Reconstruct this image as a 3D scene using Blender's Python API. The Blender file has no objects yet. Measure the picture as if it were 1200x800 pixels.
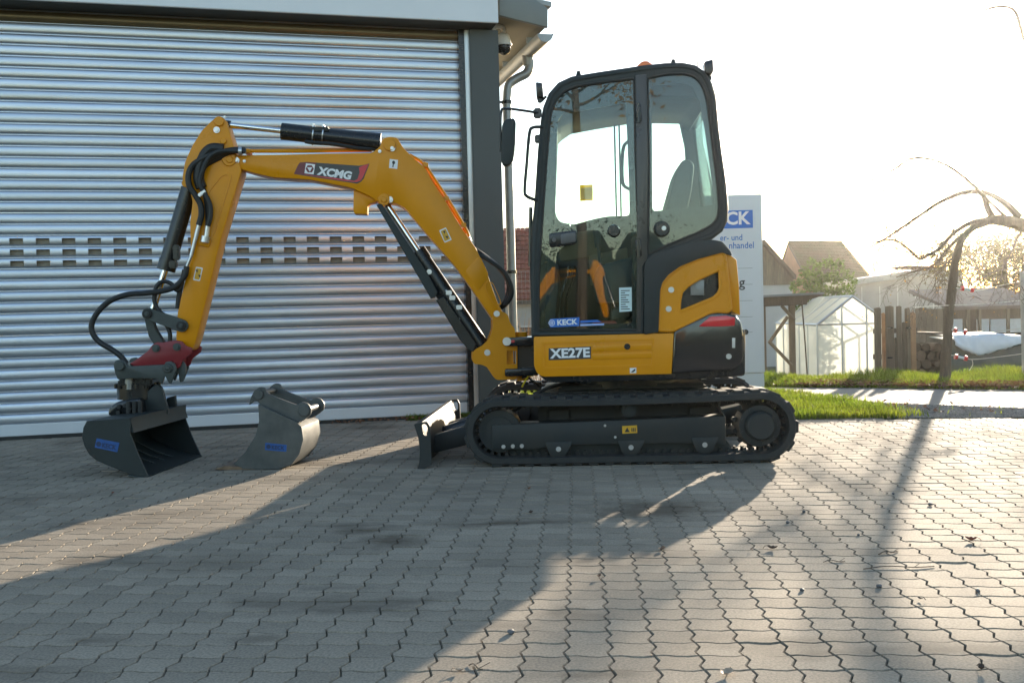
import bpy, bmesh, math, random
import numpy as np
from mathutils import Vector, Matrix
from mathutils.geometry import tessellate_polygon
random.seed(7)
rng = np.random.default_rng(7)
R = math.radians
SC = bpy.context.scene
COL = SC.collection

# ------------------------------------------------------------------ camera
F = 1176.0            # focal length in pixels of a 1200 px wide frame
CAMH = 0.93
ROLL, PITCH = R(1.5), math.atan(34 * math.cos(R(1.5)) / F)
_r0 = Vector((1, 0, 0)); _u0 = Vector((0, math.sin(PITCH), math.cos(PITCH)))
FWD = Vector((0, math.cos(PITCH), -math.sin(PITCH)))
RGT = math.cos(ROLL) * _r0 - math.sin(ROLL) * _u0
UP = math.sin(ROLL) * _r0 + math.cos(ROLL) * _u0
EYE = Vector((0, 0, CAMH))
cam = bpy.data.objects.new('camera', bpy.data.cameras.new('camera'))
COL.objects.link(cam)
m = Matrix((RGT, UP, -FWD)).transposed().to_4x4(); m.translation = EYE
cam.matrix_world = m
cam.data.sensor_width = 36; cam.data.lens = F / 1200 * 36
cam.data.clip_end = 5000; cam.data.clip_start = 0.05
SC.camera = cam

# ------------------------------------------------------------------ light
SUN_EL, SUN_AZ = R(10.0), math.atan((1172 - 600) / F)   # azimuth east of the view axis (+Y)
SUNV = Vector((math.sin(SUN_AZ) * math.cos(SUN_EL), math.cos(SUN_AZ) * math.cos(SUN_EL), math.sin(SUN_EL)))
W = bpy.data.worlds.new('World'); SC.world = W; W.use_nodes = True
nt = W.node_tree
bg = nt.nodes['Background']
sky = nt.nodes.new('ShaderNodeTexSky')
sky.sky_type = 'NISHITA'; sky.sun_disc = False
sky.sun_elevation = SUN_EL; sky.sun_rotation = SUN_AZ
sky.air_density = 1.0; sky.dust_density = 0.35; sky.ozone_density = 1.0
nt.links.new(sky.outputs[0], bg.inputs[0])
bg.inputs[1].default_value = 0.13
sl = bpy.data.lights.new('sun', 'SUN'); sl.energy = 5.0; sl.angle = R(0.7); sl.color = (1.0, 0.84, 0.64)
so = bpy.data.objects.new('sun', sl); COL.objects.link(so)
so.rotation_euler = SUNV.to_track_quat('Z', 'Y').to_euler()
SC.view_settings.view_transform = 'Standard'; SC.view_settings.look = 'None'
SC.view_settings.gamma = 1.0; SC.view_settings.use_curve_mapping = False
SC.view_settings.exposure = 1.7
SC.cycles.max_bounces = 10; SC.cycles.transparent_max_bounces = 24

# ------------------------------------------------------------------ placing helpers
def ray(px, py): return (RGT * ((px - 600) / F) + UP * ((400 - py) / F) + FWD)
def ground(px, py, z=0.0):
    d = ray(px, py); t = (z - CAMH) / d.z
    return EYE + d * t
def at(px, py, depth):
    d = ray(px, py); return EYE + d * (depth / d.y)
class Fr:
    """a standing place: base point and heading; P() gives local coordinates of a sight line on the local plane y = yl"""
    def __init__(s, loc, yaw=0.0):
        s.loc = Vector(loc); s.yaw = yaw
        s.X = Vector((math.cos(yaw), math.sin(yaw), 0)); s.Y = Vector((-math.sin(yaw), math.cos(yaw), 0))
    def L(s, w):
        d = w - s.loc; return Vector((d.dot(s.X), d.dot(s.Y), d.z))
    def Wd(s, l): return s.loc + s.X * l[0] + s.Y * l[1] + Vector((0, 0, l[2]))
    def P(s, px, py, yl=0.0):
        d = ray(px, py); t = (yl - (EYE - s.loc).dot(s.Y)) / d.dot(s.Y)
        return s.L(EYE + d * t)
    def S(s, pts, yl=0.0):
        return [(p.x, p.z) for p in (s.P(a, b, yl) for a, b in pts)]

# ------------------------------------------------------------------ objects
def empty(name, loc, yaw=0.0):
    o = bpy.data.objects.new(name, None); o.empty_display_size = 0.2
    COL.objects.link(o); o.location = loc; o.rotation_euler = (0, 0, yaw); return o
def thing(name, label, cat, fr, group=None):
    o = empty(name, fr.loc, fr.yaw); o['label'] = label; o['category'] = cat
    if group: o['group'] = group
    return o
def finish(me, ang=35):
    me.polygons.foreach_set('use_smooth', [True] * len(me.polygons))
    me.set_sharp_from_angle(angle=R(ang))
def obj(name, bm, mat, parent=None, label=None, kind=None, ang=35, recalc=True):
    if recalc: bmesh.ops.recalc_face_normals(bm, faces=bm.faces[:])
    me = bpy.data.meshes.new(name); bm.to_mesh(me); bm.free()
    finish(me, ang)
    if mat: me.materials.append(mat)
    o = bpy.data.objects.new(name, me); COL.objects.link(o)
    if parent: o.parent = parent
    if label: o['label'] = label
    if kind: o['kind'] = kind
    return o
def split_obj(name, bm, mat, parent, ang=35):
    """one object per separate piece (pieces that touch stay together)"""
    bmesh.ops.recalc_face_normals(bm, faces=bm.faces[:])
    bm.verts.ensure_lookup_table(); seen = set(); isl = []
    for v in bm.verts:
        if v in seen: continue
        st, cur = [v], []; seen.add(v)
        while st:
            q = st.pop(); cur.append(q)
            for e in q.link_edges:
                w = e.other_vert(q)
                if w not in seen: seen.add(w); st.append(w)
        isl.append(cur)
    def bb(vs): return [min(v.co[k] for v in vs) - .001 for k in range(3)], [max(v.co[k] for v in vs) + .001 for k in range(3)]
    groups = [(vs, *bb(vs)) for vs in isl]; merged = True
    while merged:
        merged = False
        for i in range(len(groups)):
            for j in range(i + 1, len(groups)):
                a, b = groups[i], groups[j]
                if all(a[1][k] <= b[2][k] and b[1][k] <= a[2][k] for k in range(3)):
                    vs = a[0] + b[0]; groups[i] = (vs, *bb(vs)); groups.pop(j); merged = True; break
            if merged: break
    for vs, _, _ in groups:
        keep = set(vs); b2 = bm.copy(); b2.verts.ensure_lookup_table(); idx = {v.index for v in vs}
        bm.verts.index_update()
        idx = {v.index for v in vs}
        bmesh.ops.delete(b2, geom=[v for v in b2.verts if v.index not in idx], context='VERTS')
        obj(name, b2, mat, parent, ang=ang, recalc=False)
    bm.free()
def raw(name, verts, faces, mat, parent=None, kind=None, smooth=False):
    me = bpy.data.meshes.new(name); me.from_pydata(verts, [], faces); me.update()
    if smooth: me.polygons.foreach_set('use_smooth', [True] * len(me.polygons))
    me.materials.append(mat)
    o = bpy.data.objects.new(name, me); COL.objects.link(o)
    if parent: o.parent = parent
    if kind: o['kind'] = kind
    return o
def tag(o, label, cat, group=None):
    o['label'] = label; o['category'] = cat
    if group: o['group'] = group
    return o
def copy_tree(o, parent=None):
    c = o.copy(); COL.objects.link(c); c.parent = parent
    for ch in list(o.children): copy_tree(ch, c)
    return c
def BM(): return bmesh.new()

# ------------------------------------------------------------------ shapes
def extr(bm, loop, vec, bev=0.0, seg=2, both=True):
    """solid from a closed 3D loop pushed along vec"""
    vec = Vector(vec)
    a = [bm.verts.new(p) for p in loop]; b = [bm.verts.new(Vector(p) + vec) for p in loop]
    n = len(a)
    f1 = bm.faces.new(a); f2 = bm.faces.new(list(reversed(b)))
    fs = [f1, f2]
    for i in range(n): fs.append(bm.faces.new((a[(i + 1) % n], a[i], b[i], b[(i + 1) % n])))
    bmesh.ops.recalc_face_normals(bm, faces=fs)
    if bev:
        es = list(f1.edges) + (list(f2.edges) if both else [])
        bmesh.ops.bevel(bm, geom=es, offset=bev, segments=seg, affect='EDGES', clamp_overlap=True, profile=0.5)
def prism(bm, pts, y0, y1, bev=0.0, seg=2, both=True):
    extr(bm, [(x, y0, z) for x, z in pts], (0, y1 - y0, 0), bev, seg, both)
def box(bm, c, s, bev=0.0, mat=None):
    ret = bmesh.ops.create_cube(bm, size=1.0)
    vs = ret['verts']
    M4 = Matrix.Translation(Vector(c)) @ (mat.to_4x4() if mat else Matrix.Identity(4)) @ Matrix.Diagonal((*s, 1))
    bmesh.ops.transform(bm, matrix=M4, verts=vs)
    if bev:
        es = {e for v in vs for e in v.link_edges}
        bmesh.ops.bevel(bm, geom=list(es), offset=bev, segments=2, affect='EDGES', clamp_overlap=True)
def cyl(bm, p0, p1, r0, r1=None, n=20, cap=True):
    p0, p1 = Vector(p0), Vector(p1); r1 = r0 if r1 is None else r1
    d = (p1 - p0).normalized()
    u = d.orthogonal().normalized(); v = d.cross(u)
    A = [bm.verts.new(p0 + (u * math.cos(t) + v * math.sin(t)) * r0) for t in [2 * math.pi * i / n for i in range(n)]]
    B = [bm.verts.new(p1 + (u * math.cos(t) + v * math.sin(t)) * r1) for t in [2 * math.pi * i / n for i in range(n)]]
    for i in range(n): bm.faces.new((A[i], A[(i + 1) % n], B[(i + 1) % n], B[i]))
    if cap: bm.faces.new(list(reversed(A))); bm.faces.new(B)
def disc(bm, c, axis, r, t, n=20, bev=0.0):
    c = Vector(c); axis = Vector(axis).normalized()
    if bev:
        cyl(bm, c, c + axis * (t - bev), r, n=n, cap=True)
        cyl(bm, c + axis * (t - bev), c + axis * t, r, r - bev, n=n, cap=True)
    else: cyl(bm, c, c + axis * t, r, n=n)
def crom(pts, k=6, closed=False):
    P = [Vector(p) for p in pts]; n = len(P); out = []
    rngi = range(n) if closed else range(n - 1)
    for i in rngi:
        p0 = P[(i - 1) % n] if (closed or i > 0) else P[0] * 2 - P[1]
        p1, p2 = P[i], P[(i + 1) % n]
        p3 = P[(i + 2) % n] if (closed or i + 2 < n) else p2 * 2 - p1
        for j in range(k):
            t = j / k
            out.append(0.5 * ((2 * p1) + (p2 - p0) * t + (2 * p0 - 5 * p1 + 4 * p2 - p3) * t * t + (3 * p1 - p0 - 3 * p2 + p3) * t ** 3))
    if not closed: out.append(P[-1])
    return out
def tube(bm, pts, r, n=8, closed=False, cap=True):
    """round tube along pts; r is a number or one radius per point"""
    P = [Vector(p) for p in pts]; N = len(P)
    rr = r if hasattr(r, '__len__') else [r] * N
    rings = []; u = None
    for i in range(N):
        if closed: d = P[(i + 1) % N] - P[i - 1]
        else: d = P[min(i + 1, N - 1)] - P[max(i - 1, 0)]
        d.normalize()
        if u is None: u = d.orthogonal().normalized()
        u = (u - d * u.dot(d))
        u = d.orthogonal().normalized() if u.length < 1e-6 else u.normalized()
        v = d.cross(u)
        rings.append([bm.verts.new(P[i] + (u * math.cos(2 * math.pi * k / n) + v * math.sin(2 * math.pi * k / n)) * rr[i]) for k in range(n)])
    for i in range(N if closed else N - 1):
        a, b = rings[i], rings[(i + 1) % N]
        s = 0
        if closed and i == N - 1:   # best matching start
            s = min(range(n), key=lambda q: sum((a[k].co - b[(k + q) % n].co).length for k in range(n)))
        for k in range(n): bm.faces.new((a[k], a[(k + 1) % n], b[(k + 1 + s) % n], b[(k + s) % n]))
    if cap and not closed:
        bm.faces.new(list(reversed(rings[0]))); bm.faces.new(rings[-1])
def fillet(pts, r, k=4):
    """round the corners of a closed 2D outline"""
    n = len(pts); out = []
    rr = r if hasattr(r, '__len__') else [r] * n
    for i in range(n):
        p = Vector(pts[i]); a = Vector(pts[i - 1]); b = Vector(pts[(i + 1) % n])
        da, db = a - p, b - p
        q = min(rr[i], da.length * 0.45, db.length * 0.45)
        if q < 1e-5: out.append(tuple(p)); continue
        s, e = p + da.normalized() * q, p + db.normalized() * q
        for j in range(k + 1):
            t = j / k
            out.append(tuple(s * (1 - t) ** 2 + p * 2 * t * (1 - t) + e * t * t))
    return out
def plate(bm, outer, holes, y0, y1, xf=None):
    """flat plate in the local xz plane with openings, from y0 to y1"""
    loops = [[Vector((x, z, 0)) for x, z in outer]] + [[Vector((x, z, 0)) for x, z in h] for h in holes]
    tris = tessellate_polygon(loops)
    flat = [p for l in loops for p in l]
    f = xf or (lambda x, y, z: Vector((x, y, z)))
    A = [bm.verts.new(f(p.x, y0, p.y)) for p in flat]; B = [bm.verts.new(f(p.x, y1, p.y)) for p in flat]
    for t in tris:
        try:
            bm.faces.new([A[i] for i in t]); bm.faces.new([B[i] for i in reversed(t)])
        except ValueError: pass
    o = 0
    for l in loops:
        n = len(l)
        for i in range(n):
            a, b = o + i, o + (i + 1) % n
            bm.faces.new((A[a], A[b], B[b], B[a]))
        o += n
def text_bm(bm, s, mtx, height, width=None, depth=0.0008, bold=0.0, shear=0.0):
    cu = bpy.data.curves.new('lettering', 'FONT'); cu.body = s; cu.size = 1.0; cu.offset = bold; cu.shear = shear; cu.resolution_u = 3
    o = bpy.data.objects.new('lettering', cu); COL.objects.link(o)
    dg = bpy.context.evaluated_depsgraph_get(); dg.update()
    me = bpy.data.meshes.new_from_object(o.evaluated_get(dg))
    xs = [v.co.x for v in me.vertices]; ys = [v.co.y for v in me.vertices]
    x0, x1, y0, y1 = min(xs), max(xs), min(ys), max(ys)
    ky = height / max(y1 - y0, 1e-6); kx = ky if width is None else width / max(x1 - x0, 1e-6)
    b2 = bmesh.new(); b2.from_mesh(me)
    for v in b2.verts: v.co = Vector(((v.co.x - x0) * kx, (v.co.y - y0) * ky, 0))
    r = bmesh.ops.extrude_face_region(b2, geom=b2.faces[:])
    for v in [g for g in r['geom'] if isinstance(g, bmesh.types.BMVert)]: v.co.z += depth
    bmesh.ops.transform(b2, matrix=mtx, verts=b2.verts[:])
    tmp = bpy.data.meshes.new('t'); b2.to_mesh(tmp); b2.free(); bm.from_mesh(tmp)
    bpy.data.objects.remove(o); bpy.data.curves.remove(cu); bpy.data.meshes.remove(me); bpy.data.meshes.remove(tmp)
def face_mtx(x, y, z, ang=0.0):
    """text frame: reads along local +x, stands along +z, looks toward -y"""
    c, s = math.cos(ang), math.sin(ang)
    M4 = Matrix(((c, -s, 0, x), (0, 0, -1, y), (s, c, 0, z), (0, 0, 0, 1))); return M4

# ------------------------------------------------------------------ materials
def mat(name, col, rough=0.5, metal=0.0, var=0.12, scale=8.0, bump=0.0, bscale=60.0, rvar=0.1, col2=None, detail=6.0, spec=None, coat=0.0, island=0.0, objrand=0.0, stretch=None, trans=0.0):
    M = bpy.data.materials.new(name); M.use_nodes = True
    N, L = M.node_tree.nodes, M.node_tree.links
    B = N['Principled BSDF']
    B.inputs['Metallic'].default_value = metal
    if spec is not None: B.inputs['Specular IOR Level'].default_value = spec
    if coat: B.inputs['Coat Weight'].default_value = coat; B.inputs['Coat Roughness'].default_value = 0.08
    tc = N.new('ShaderNodeTexCoord'); src = tc.outputs['Object']
    if stretch:
        mp = N.new('ShaderNodeMapping'); mp.inputs['Scale'].default_value = stretch; L.new(src, mp.inputs[0]); src = mp.outputs[0]
    no = N.new('ShaderNodeTexNoise'); no.inputs['Scale'].default_value = scale; no.inputs['Detail'].default_value = detail; no.inputs['Roughness'].default_value = 0.65
    L.new(src, no.inputs['Vector'])
    rp = N.new('ShaderNodeMapRange'); rp.inputs[1].default_value = 0.3; rp.inputs[2].default_value = 0.7
    L.new(no.outputs[0], rp.inputs[0])
    mx = N.new('ShaderNodeMix'); mx.data_type = 'RGBA'
    c2 = col2 or tuple(c * (1 + var) for c in col); c1 = col if col2 else tuple(c * (1 - var) for c in col)
    mx.inputs[6].default_value = (*c1, 1); mx.inputs[7].default_value = (*c2, 1)
    L.new(rp.outputs[0], mx.inputs[0]); out = mx.outputs[2]
    if island or objrand:
        g = N.new('ShaderNodeNewGeometry'); oi = N.new('ShaderNodeObjectInfo')
        ad = N.new('ShaderNodeMath'); ad.operation = 'ADD'
        L.new(g.outputs['Random Per Island'], ad.inputs[0]); L.new(oi.outputs['Random'], ad.inputs[1])
        fr = N.new('ShaderNodeMath'); fr.operation = 'FRACT'; L.new(ad.outputs[0], fr.inputs[0])
        k = island or objrand
        mr = N.new('ShaderNodeMapRange'); mr.inputs[3].default_value = 1 - k; mr.inputs[4].default_value = 1 + k
        L.new(fr.outputs[0], mr.inputs[0])
        mu = N.new('ShaderNodeMix'); mu.data_type = 'RGBA'; mu.blend_type = 'MULTIPLY'; mu.inputs[0].default_value = 1
        L.new(out, mu.inputs[6]); L.new(mr.outputs[0], mu.inputs[7]); out = mu.outputs[2]
    L.new(out, B.inputs['Base Color'])
    rr = N.new('ShaderNodeMapRange'); rr.inputs[3].default_value = max(0.02, rough - rvar); rr.inputs[4].default_value = min(1, rough + rvar)
    L.new(no.outputs[0], rr.inputs[0]); L.new(rr.outputs[0], B.inputs['Roughness'])
    if bump:
        n2 = N.new('ShaderNodeTexNoise'); n2.inputs['Scale'].default_value = bscale; n2.inputs['Detail'].default_value = 4
        L.new(src, n2.inputs['Vector'])
        bp = N.new('ShaderNodeBump'); bp.inputs['Strength'].default_value = 1.0; bp.inputs['Distance'].default_value = bump
        L.new(n2.outputs[0], bp.inputs['Height']); L.new(bp.outputs[0], B.inputs['Normal'])
    if trans:
        tl = N.new('ShaderNodeBsdfTranslucent'); L.new(out, tl.inputs[0])
        ms = N.new('ShaderNodeMixShader'); ms.inputs[0].default_value = trans
        L.new(B.outputs[0], ms.inputs[1]); L.new(tl.outputs[0], ms.inputs[2])
        L.new(ms.outputs[0], N['Material Output'].inputs[0])
    return M
def glass(name, tint=(0.8, 0.9, 0.87), refl=1.0):
    M = bpy.data.materials.new(name); M.use_nodes = True
    N, L = M.node_tree.nodes, M.node_tree.links
    N.remove(N['Principled BSDF'])
    tr = N.new('ShaderNodeBsdfTransparent'); tr.inputs[0].default_value = (*tint, 1)
    gl = N.new('ShaderNodeBsdfGlossy'); gl.inputs['Roughness'].default_value = 0.0
    lw = N.new('ShaderNodeLayerWeight'); lw.inputs[0].default_value = 0.5      # Schlick reflectance of a thin pane
    pw = N.new('ShaderNodeMath'); pw.operation = 'POWER'; pw.inputs[1].default_value = 5; L.new(lw.outputs['Facing'], pw.inputs[0])
    ma = N.new('ShaderNodeMath'); ma.operation = 'MULTIPLY_ADD'; ma.inputs[1].default_value = 0.9; ma.inputs[2].default_value = 0.04; L.new(pw.outputs[0], ma.inputs[0])
    mu = N.new('ShaderNodeMath'); mu.operation = 'MULTIPLY'; mu.inputs[1].default_value = refl; mu.use_clamp = True
    L.new(ma.outputs[0], mu.inputs[0])
    ms = N.new('ShaderNodeMixShader'); L.new(mu.outputs[0], ms.inputs[0]); L.new(tr.outputs[0], ms.inputs[1]); L.new(gl.outputs[0], ms.inputs[2])
    L.new(ms.outputs[0], N['Material Output'].inputs[0])
    return M
YEL = mat('yellow_paint', (0.66, 0.255, 0.002), 0.30, 0, 0.07, 3, spec=0.28)
DGR = mat('dark_grey_paint', (0.019, 0.026, 0.027), 0.48, 0, 0.18, 5, spec=0.35)
DGU = mat('dusty_undercarriage_paint', (0.018, 0.024, 0.026), 0.55, 0, 0.2, 4, col2=(0.036, 0.035, 0.031), detail=9, spec=0.35)
GRY = mat('grey_green_steel', (0.045, 0.055, 0.052), 0.5, 0, 0.25, 9, bump=0.0006, bscale=90)
BLK = mat('black_paint', (0.012, 0.014, 0.016), 0.25, 0, 0.15, 5)
RUB = mat('rubber', (0.016, 0.018, 0.018), 0.75, 0, 0.3, 14, bump=0.001, bscale=80, col2=(0.032, 0.031, 0.028))
HOSE = mat('hose_rubber', (0.012, 0.013, 0.013), 0.55, 0, 0.2, 30)
CHR = mat('chrome', (0.75, 0.75, 0.75), 0.12, 1.0, 0.03, 5, rvar=0.04)
ZNC = mat('zinc_bolt', (0.55, 0.56, 0.57), 0.35, 1.0, 0.1, 30)
REDC = mat('dark_red_paint', (0.20, 0.012, 0.018), 0.45, 0, 0.1, 6)
REDL = mat('red_decal', (0.55, 0.03, 0.04), 0.35, 0, 0.03)
MAR = mat('maroon_decal', (0.13, 0.012, 0.02), 0.35, 0, 0.03)
GRD = mat('graphite_decal', (0.035, 0.035, 0.037), 0.35, 0, 0.03)
WHT = mat('white_print', (0.75, 0.75, 0.75), 0.4, 0, 0.03)
PAPER = mat('paper', (0.55, 0.68, 0.68), 0.7, 0, 0.03)
YST = mat('yellow_sticker', (0.62, 0.33, 0.015), 0.45, 0, 0.05)
BLUE = mat('blue_print', (0.012, 0.13, 0.50), 0.4, 0, 0.03)
INK = mat('black_ink', (0.02, 0.02, 0.02), 0.5, 0, 0.03)
ORG = mat('orange_lens', (0.85, 0.16, 0.01), 0.2, 0, 0.05)
SEAT = mat('seat_vinyl', (0.04, 0.042, 0.044), 0.6, 0, 0.15, 20)
TRIM = mat('cab_trim', (0.05, 0.055, 0.055), 0.65, 0, 0.1, 12)
GLS = glass('cab_glass', (0.80, 0.885, 0.885), 1.2)
ALU = mat('shutter_aluminium', (0.50, 0.54, 0.60), 0.36, 0.85, 0.14, 3.0, rvar=0.12, stretch=(0.3, 1, 3.5), bump=0.0012, bscale=2.2, objrand=0.07)
_g = ALU.node_tree.nodes.new('ShaderNodeNewGeometry')      # grime and dents run on across the slats
for _n in ALU.node_tree.nodes:
    if _n.type == 'MAPPING': ALU.node_tree.links.new(_g.outputs['Position'], _n.inputs[0])
ALW = mat('white_metal_sheet', (0.60, 0.63, 0.66), 0.4, 0.15, 0.04, 3)
GRAIL = mat('aluminium_rail', (0.55, 0.57, 0.58), 0.35, 0.8, 0.05, 4)
POST = mat('anthracite_steel', (0.050, 0.062, 0.064), 0.5, 0, 0.07, 4)
ZINC = mat('zinc_sheet', (0.27, 0.28, 0.28), 0.42, 0.7, 0.15, 6)
SOFF = mat('soffit_board', (0.23, 0.205, 0.145), 0.7, 0, 0.1, 5)
# ================================================================== SETTING
def zt(y):
    """height of the open ground: level yard, then falling away behind the verge"""
    if y < 12.4: return -0.03
    t = min(1.0, (y - 12.4) / 6.0); t = t * t * (3 - 2 * t)
    return -0.03 - 0.87 * t
def project(w):
    d = Vector(w) - EYE; zc = d.dot(FWD)
    if zc < 0.05: return None
    return 600 + d.dot(RGT) / zc * F, 400 - d.dot(UP) / zc * F
SOIL = mat('soil', (0.060, 0.048, 0.034), 0.9, 0, 0.3, 3, bump=0.01, bscale=30)
SAND = mat('joint_sand', (0.095, 0.076, 0.046), 0.95, 0, 0.35, 5, bump=0.002, bscale=200, col2=(0.036, 0.040, 0.020))
CONC = mat('concrete_paver', (0.262, 0.222, 0.172), 0.86, 0, 0.17, 1.1, bump=0.0012, bscale=260, island=0.13, spec=0.25)
ASPH = mat('worn_asphalt', (0.150, 0.140, 0.125), 0.8, 0, 0.15, 2.5, bump=0.004, bscale=120)
def grain(M, sc, lo, hi, stain=None):
    """fine aggregate speckle and worn-in dirt, multiplied into the base colour"""
    N, L = M.node_tree.nodes, M.node_tree.links; B = N['Principled BSDF']
    src = B.inputs['Base Color'].links[0].from_socket
    g = N.new('ShaderNodeNewGeometry')
    no = N.new('ShaderNodeTexNoise'); no.inputs['Scale'].default_value = sc; no.inputs['Detail'].default_value = 3; L.new(g.outputs['Position'], no.inputs['Vector'])
    mr = N.new('ShaderNodeMapRange'); mr.inputs[1].default_value = 0.35; mr.inputs[2].default_value = 0.65; mr.inputs[3].default_value = lo; mr.inputs[4].default_value = hi
    L.new(no.outputs[0], mr.inputs[0])
    mu = N.new('ShaderNodeMix'); mu.data_type = 'RGBA'; mu.blend_type = 'MULTIPLY'; mu.inputs[0].default_value = 1
    L.new(src, mu.inputs[6]); L.new(mr.outputs[0], mu.inputs[7]); out = mu.outputs[2]
    if stain:
        n2 = N.new('ShaderNodeTexNoise'); n2.inputs['Scale'].default_value = stain; n2.inputs['Detail'].default_value = 5; n2.inputs['Roughness'].default_value = 0.6
        mp = N.new('ShaderNodeMapping'); mp.inputs['Scale'].default_value = (0.6, 1.4, 1); L.new(g.outputs['Position'], mp.inputs[0]); L.new(mp.outputs[0], n2.inputs['Vector'])
        m2 = N.new('ShaderNodeMapRange'); m2.inputs[1].default_value = 0.56; m2.inputs[2].default_value = 0.68; m2.inputs[3].default_value = 0; m2.inputs[4].default_value = 0.75
        L.new(n2.outputs[0], m2.inputs[0])
        m3 = N.new('ShaderNodeMix'); m3.data_type = 'RGBA'; L.new(m2.outputs[0], m3.inputs[0]); L.new(out, m3.inputs[6]); m3.inputs[7].default_value = (0.115, 0.095, 0.072, 1)
        out = m3.outputs[2]
    L.new(out, B.inputs['Base Color'])
grain(CONC, 130, 0.80, 1.2, 1.5)
def stains(M, spots):
    """oil and mud smudges that lie at fixed places on the yard"""
    N, L = M.node_tree.nodes, M.node_tree.links; B = N['Principled BSDF']; src = B.inputs['Base Color'].links[0].from_socket
    g = N.new('ShaderNodeNewGeometry'); no = N.new('ShaderNodeTexNoise'); no.inputs['Scale'].default_value = 5.0; no.inputs['Detail'].default_value = 6; no.inputs['Roughness'].default_value = 0.7
    L.new(g.outputs['Position'], no.inputs['Vector'])
    for (c, sx, sy, k) in spots:
        vs = N.new('ShaderNodeVectorMath'); vs.operation = 'SUBTRACT'; L.new(g.outputs['Position'], vs.inputs[0]); vs.inputs[1].default_value = c
        vm = N.new('ShaderNodeVectorMath'); vm.operation = 'MULTIPLY'; L.new(vs.outputs[0], vm.inputs[0]); vm.inputs[1].default_value = (1 / sx, 1 / sy, 0)
        vl = N.new('ShaderNodeVectorMath'); vl.operation = 'LENGTH'; L.new(vm.outputs[0], vl.inputs[0])
        ad = N.new('ShaderNodeMath'); ad.operation = 'MULTIPLY_ADD'; L.new(no.outputs[0], ad.inputs[0]); ad.inputs[1].default_value = 2.2; L.new(vl.outputs['Value'], ad.inputs[2])
        mr = N.new('ShaderNodeMapRange'); mr.inputs[1].default_value = 1.35; mr.inputs[2].default_value = 2.1; mr.inputs[3].default_value = k; mr.inputs[4].default_value = 0; L.new(ad.outputs[0], mr.inputs[0])
        mx = N.new('ShaderNodeMix'); mx.data_type = 'RGBA'; L.new(mr.outputs[0], mx.inputs[0]); L.new(src, mx.inputs[6]); mx.inputs[7].default_value = (0.085, 0.066, 0.046, 1); src = mx.outputs[2]
    L.new(src, B.inputs['Base Color'])
stains(CONC, [(tuple(ground(a, b)), sx, sy, k) for a, b, sx, sy, k in ((770, 597, .42, .30, .8), (595, 613, .36, .07, .75), (458, 633, .16, .16, .8), (425, 622, .12, .08, .6), (440, 500, .35, .25, .6), (655, 717, .12, .10, .45), (1100, 645, .5, .12, .3), (690, 790, .2, .04, .5), (300, 748, .13, .05, .5), (110, 750, .15, .05, .5), (900, 600, .3, .2, .3), (240, 660, .3, .2, .35), (1010, 570, .5, .3, .3))])
grain(ASPH, 120, 0.75, 1.25)

# ground sheet out to the horizon
xs = [-70, -50, -30] + [i * 2.0 for i in range(-10, 16)] + [40, 60, 90]
ys = [-60, -40, -10, 0, 4, 8, 11, 12.4] + [13 + 0.5 * i for i in range(12)] + [22, 30, 45, 60, 80]
gv = [(x, y, zt(y)) for y in ys for x in xs]; nx = len(xs)
gf = [(j * nx + i, j * nx + i + 1, (j + 1) * nx + i + 1, (j + 1) * nx + i) for j in range(len(ys) - 1) for i in range(nx - 1)]
raw('ground', gv, gf, mat('meadow_ground', (0.055, 0.065, 0.025), 0.95, 0, 0.35, 0.6, bump=0.02, bscale=9, col2=(0.085, 0.075, 0.04)), kind='structure', smooth=True)

# edges measured on the ground
wa, wb = ground(0, 516), ground(551, 487)                 # foot of the roller door
WYAW = math.atan2(wb.y - wa.y, wb.x - wa.x)
BF = Fr(wb, WYAW)                                          # building frame: x along the door, y into the building
edge = [ground(551, 489), ground(905, 492), ground(1005, 490.5), ground(1200, 489)]
edge = [edge[0] + (edge[0] - edge[1]) * 0.02] + edge + [edge[-1] + (edge[-1] - edge[-2]) * 9]
pn = [ground(925, 460), ground(975, 467), ground(1040, 473), ground(1200, 479)]
pn = [pn[0] + (pn[0] - pn[3]) * 3] + pn + [pn[-1] + (pn[-1] - pn[-2]) * 9]
pf = [ground(901, 454), ground(1025, 455), ground(1200, 457.5)]
pf = [pf[0] + (pf[0] - pf[2]) * 4] + pf + [pf[-1] + (pf[-1] - pf[-2]) * 9]
def yat(line, x):
    for a, b in zip(line, line[1:]):
        if (a.x <= x <= b.x) or (b.x <= x <= a.x): return a.y + (b.y - a.y) * (x - a.x) / (b.x - a.x)
    return line[0].y if x < line[0].x else line[-1].y
def wally(x): return wb.y + (x - wb.x) * math.tan(WYAW)
def yard_back(x): return wally(x) + 0.06 if x < wb.x + 0.05 else yat(edge, x)
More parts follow.
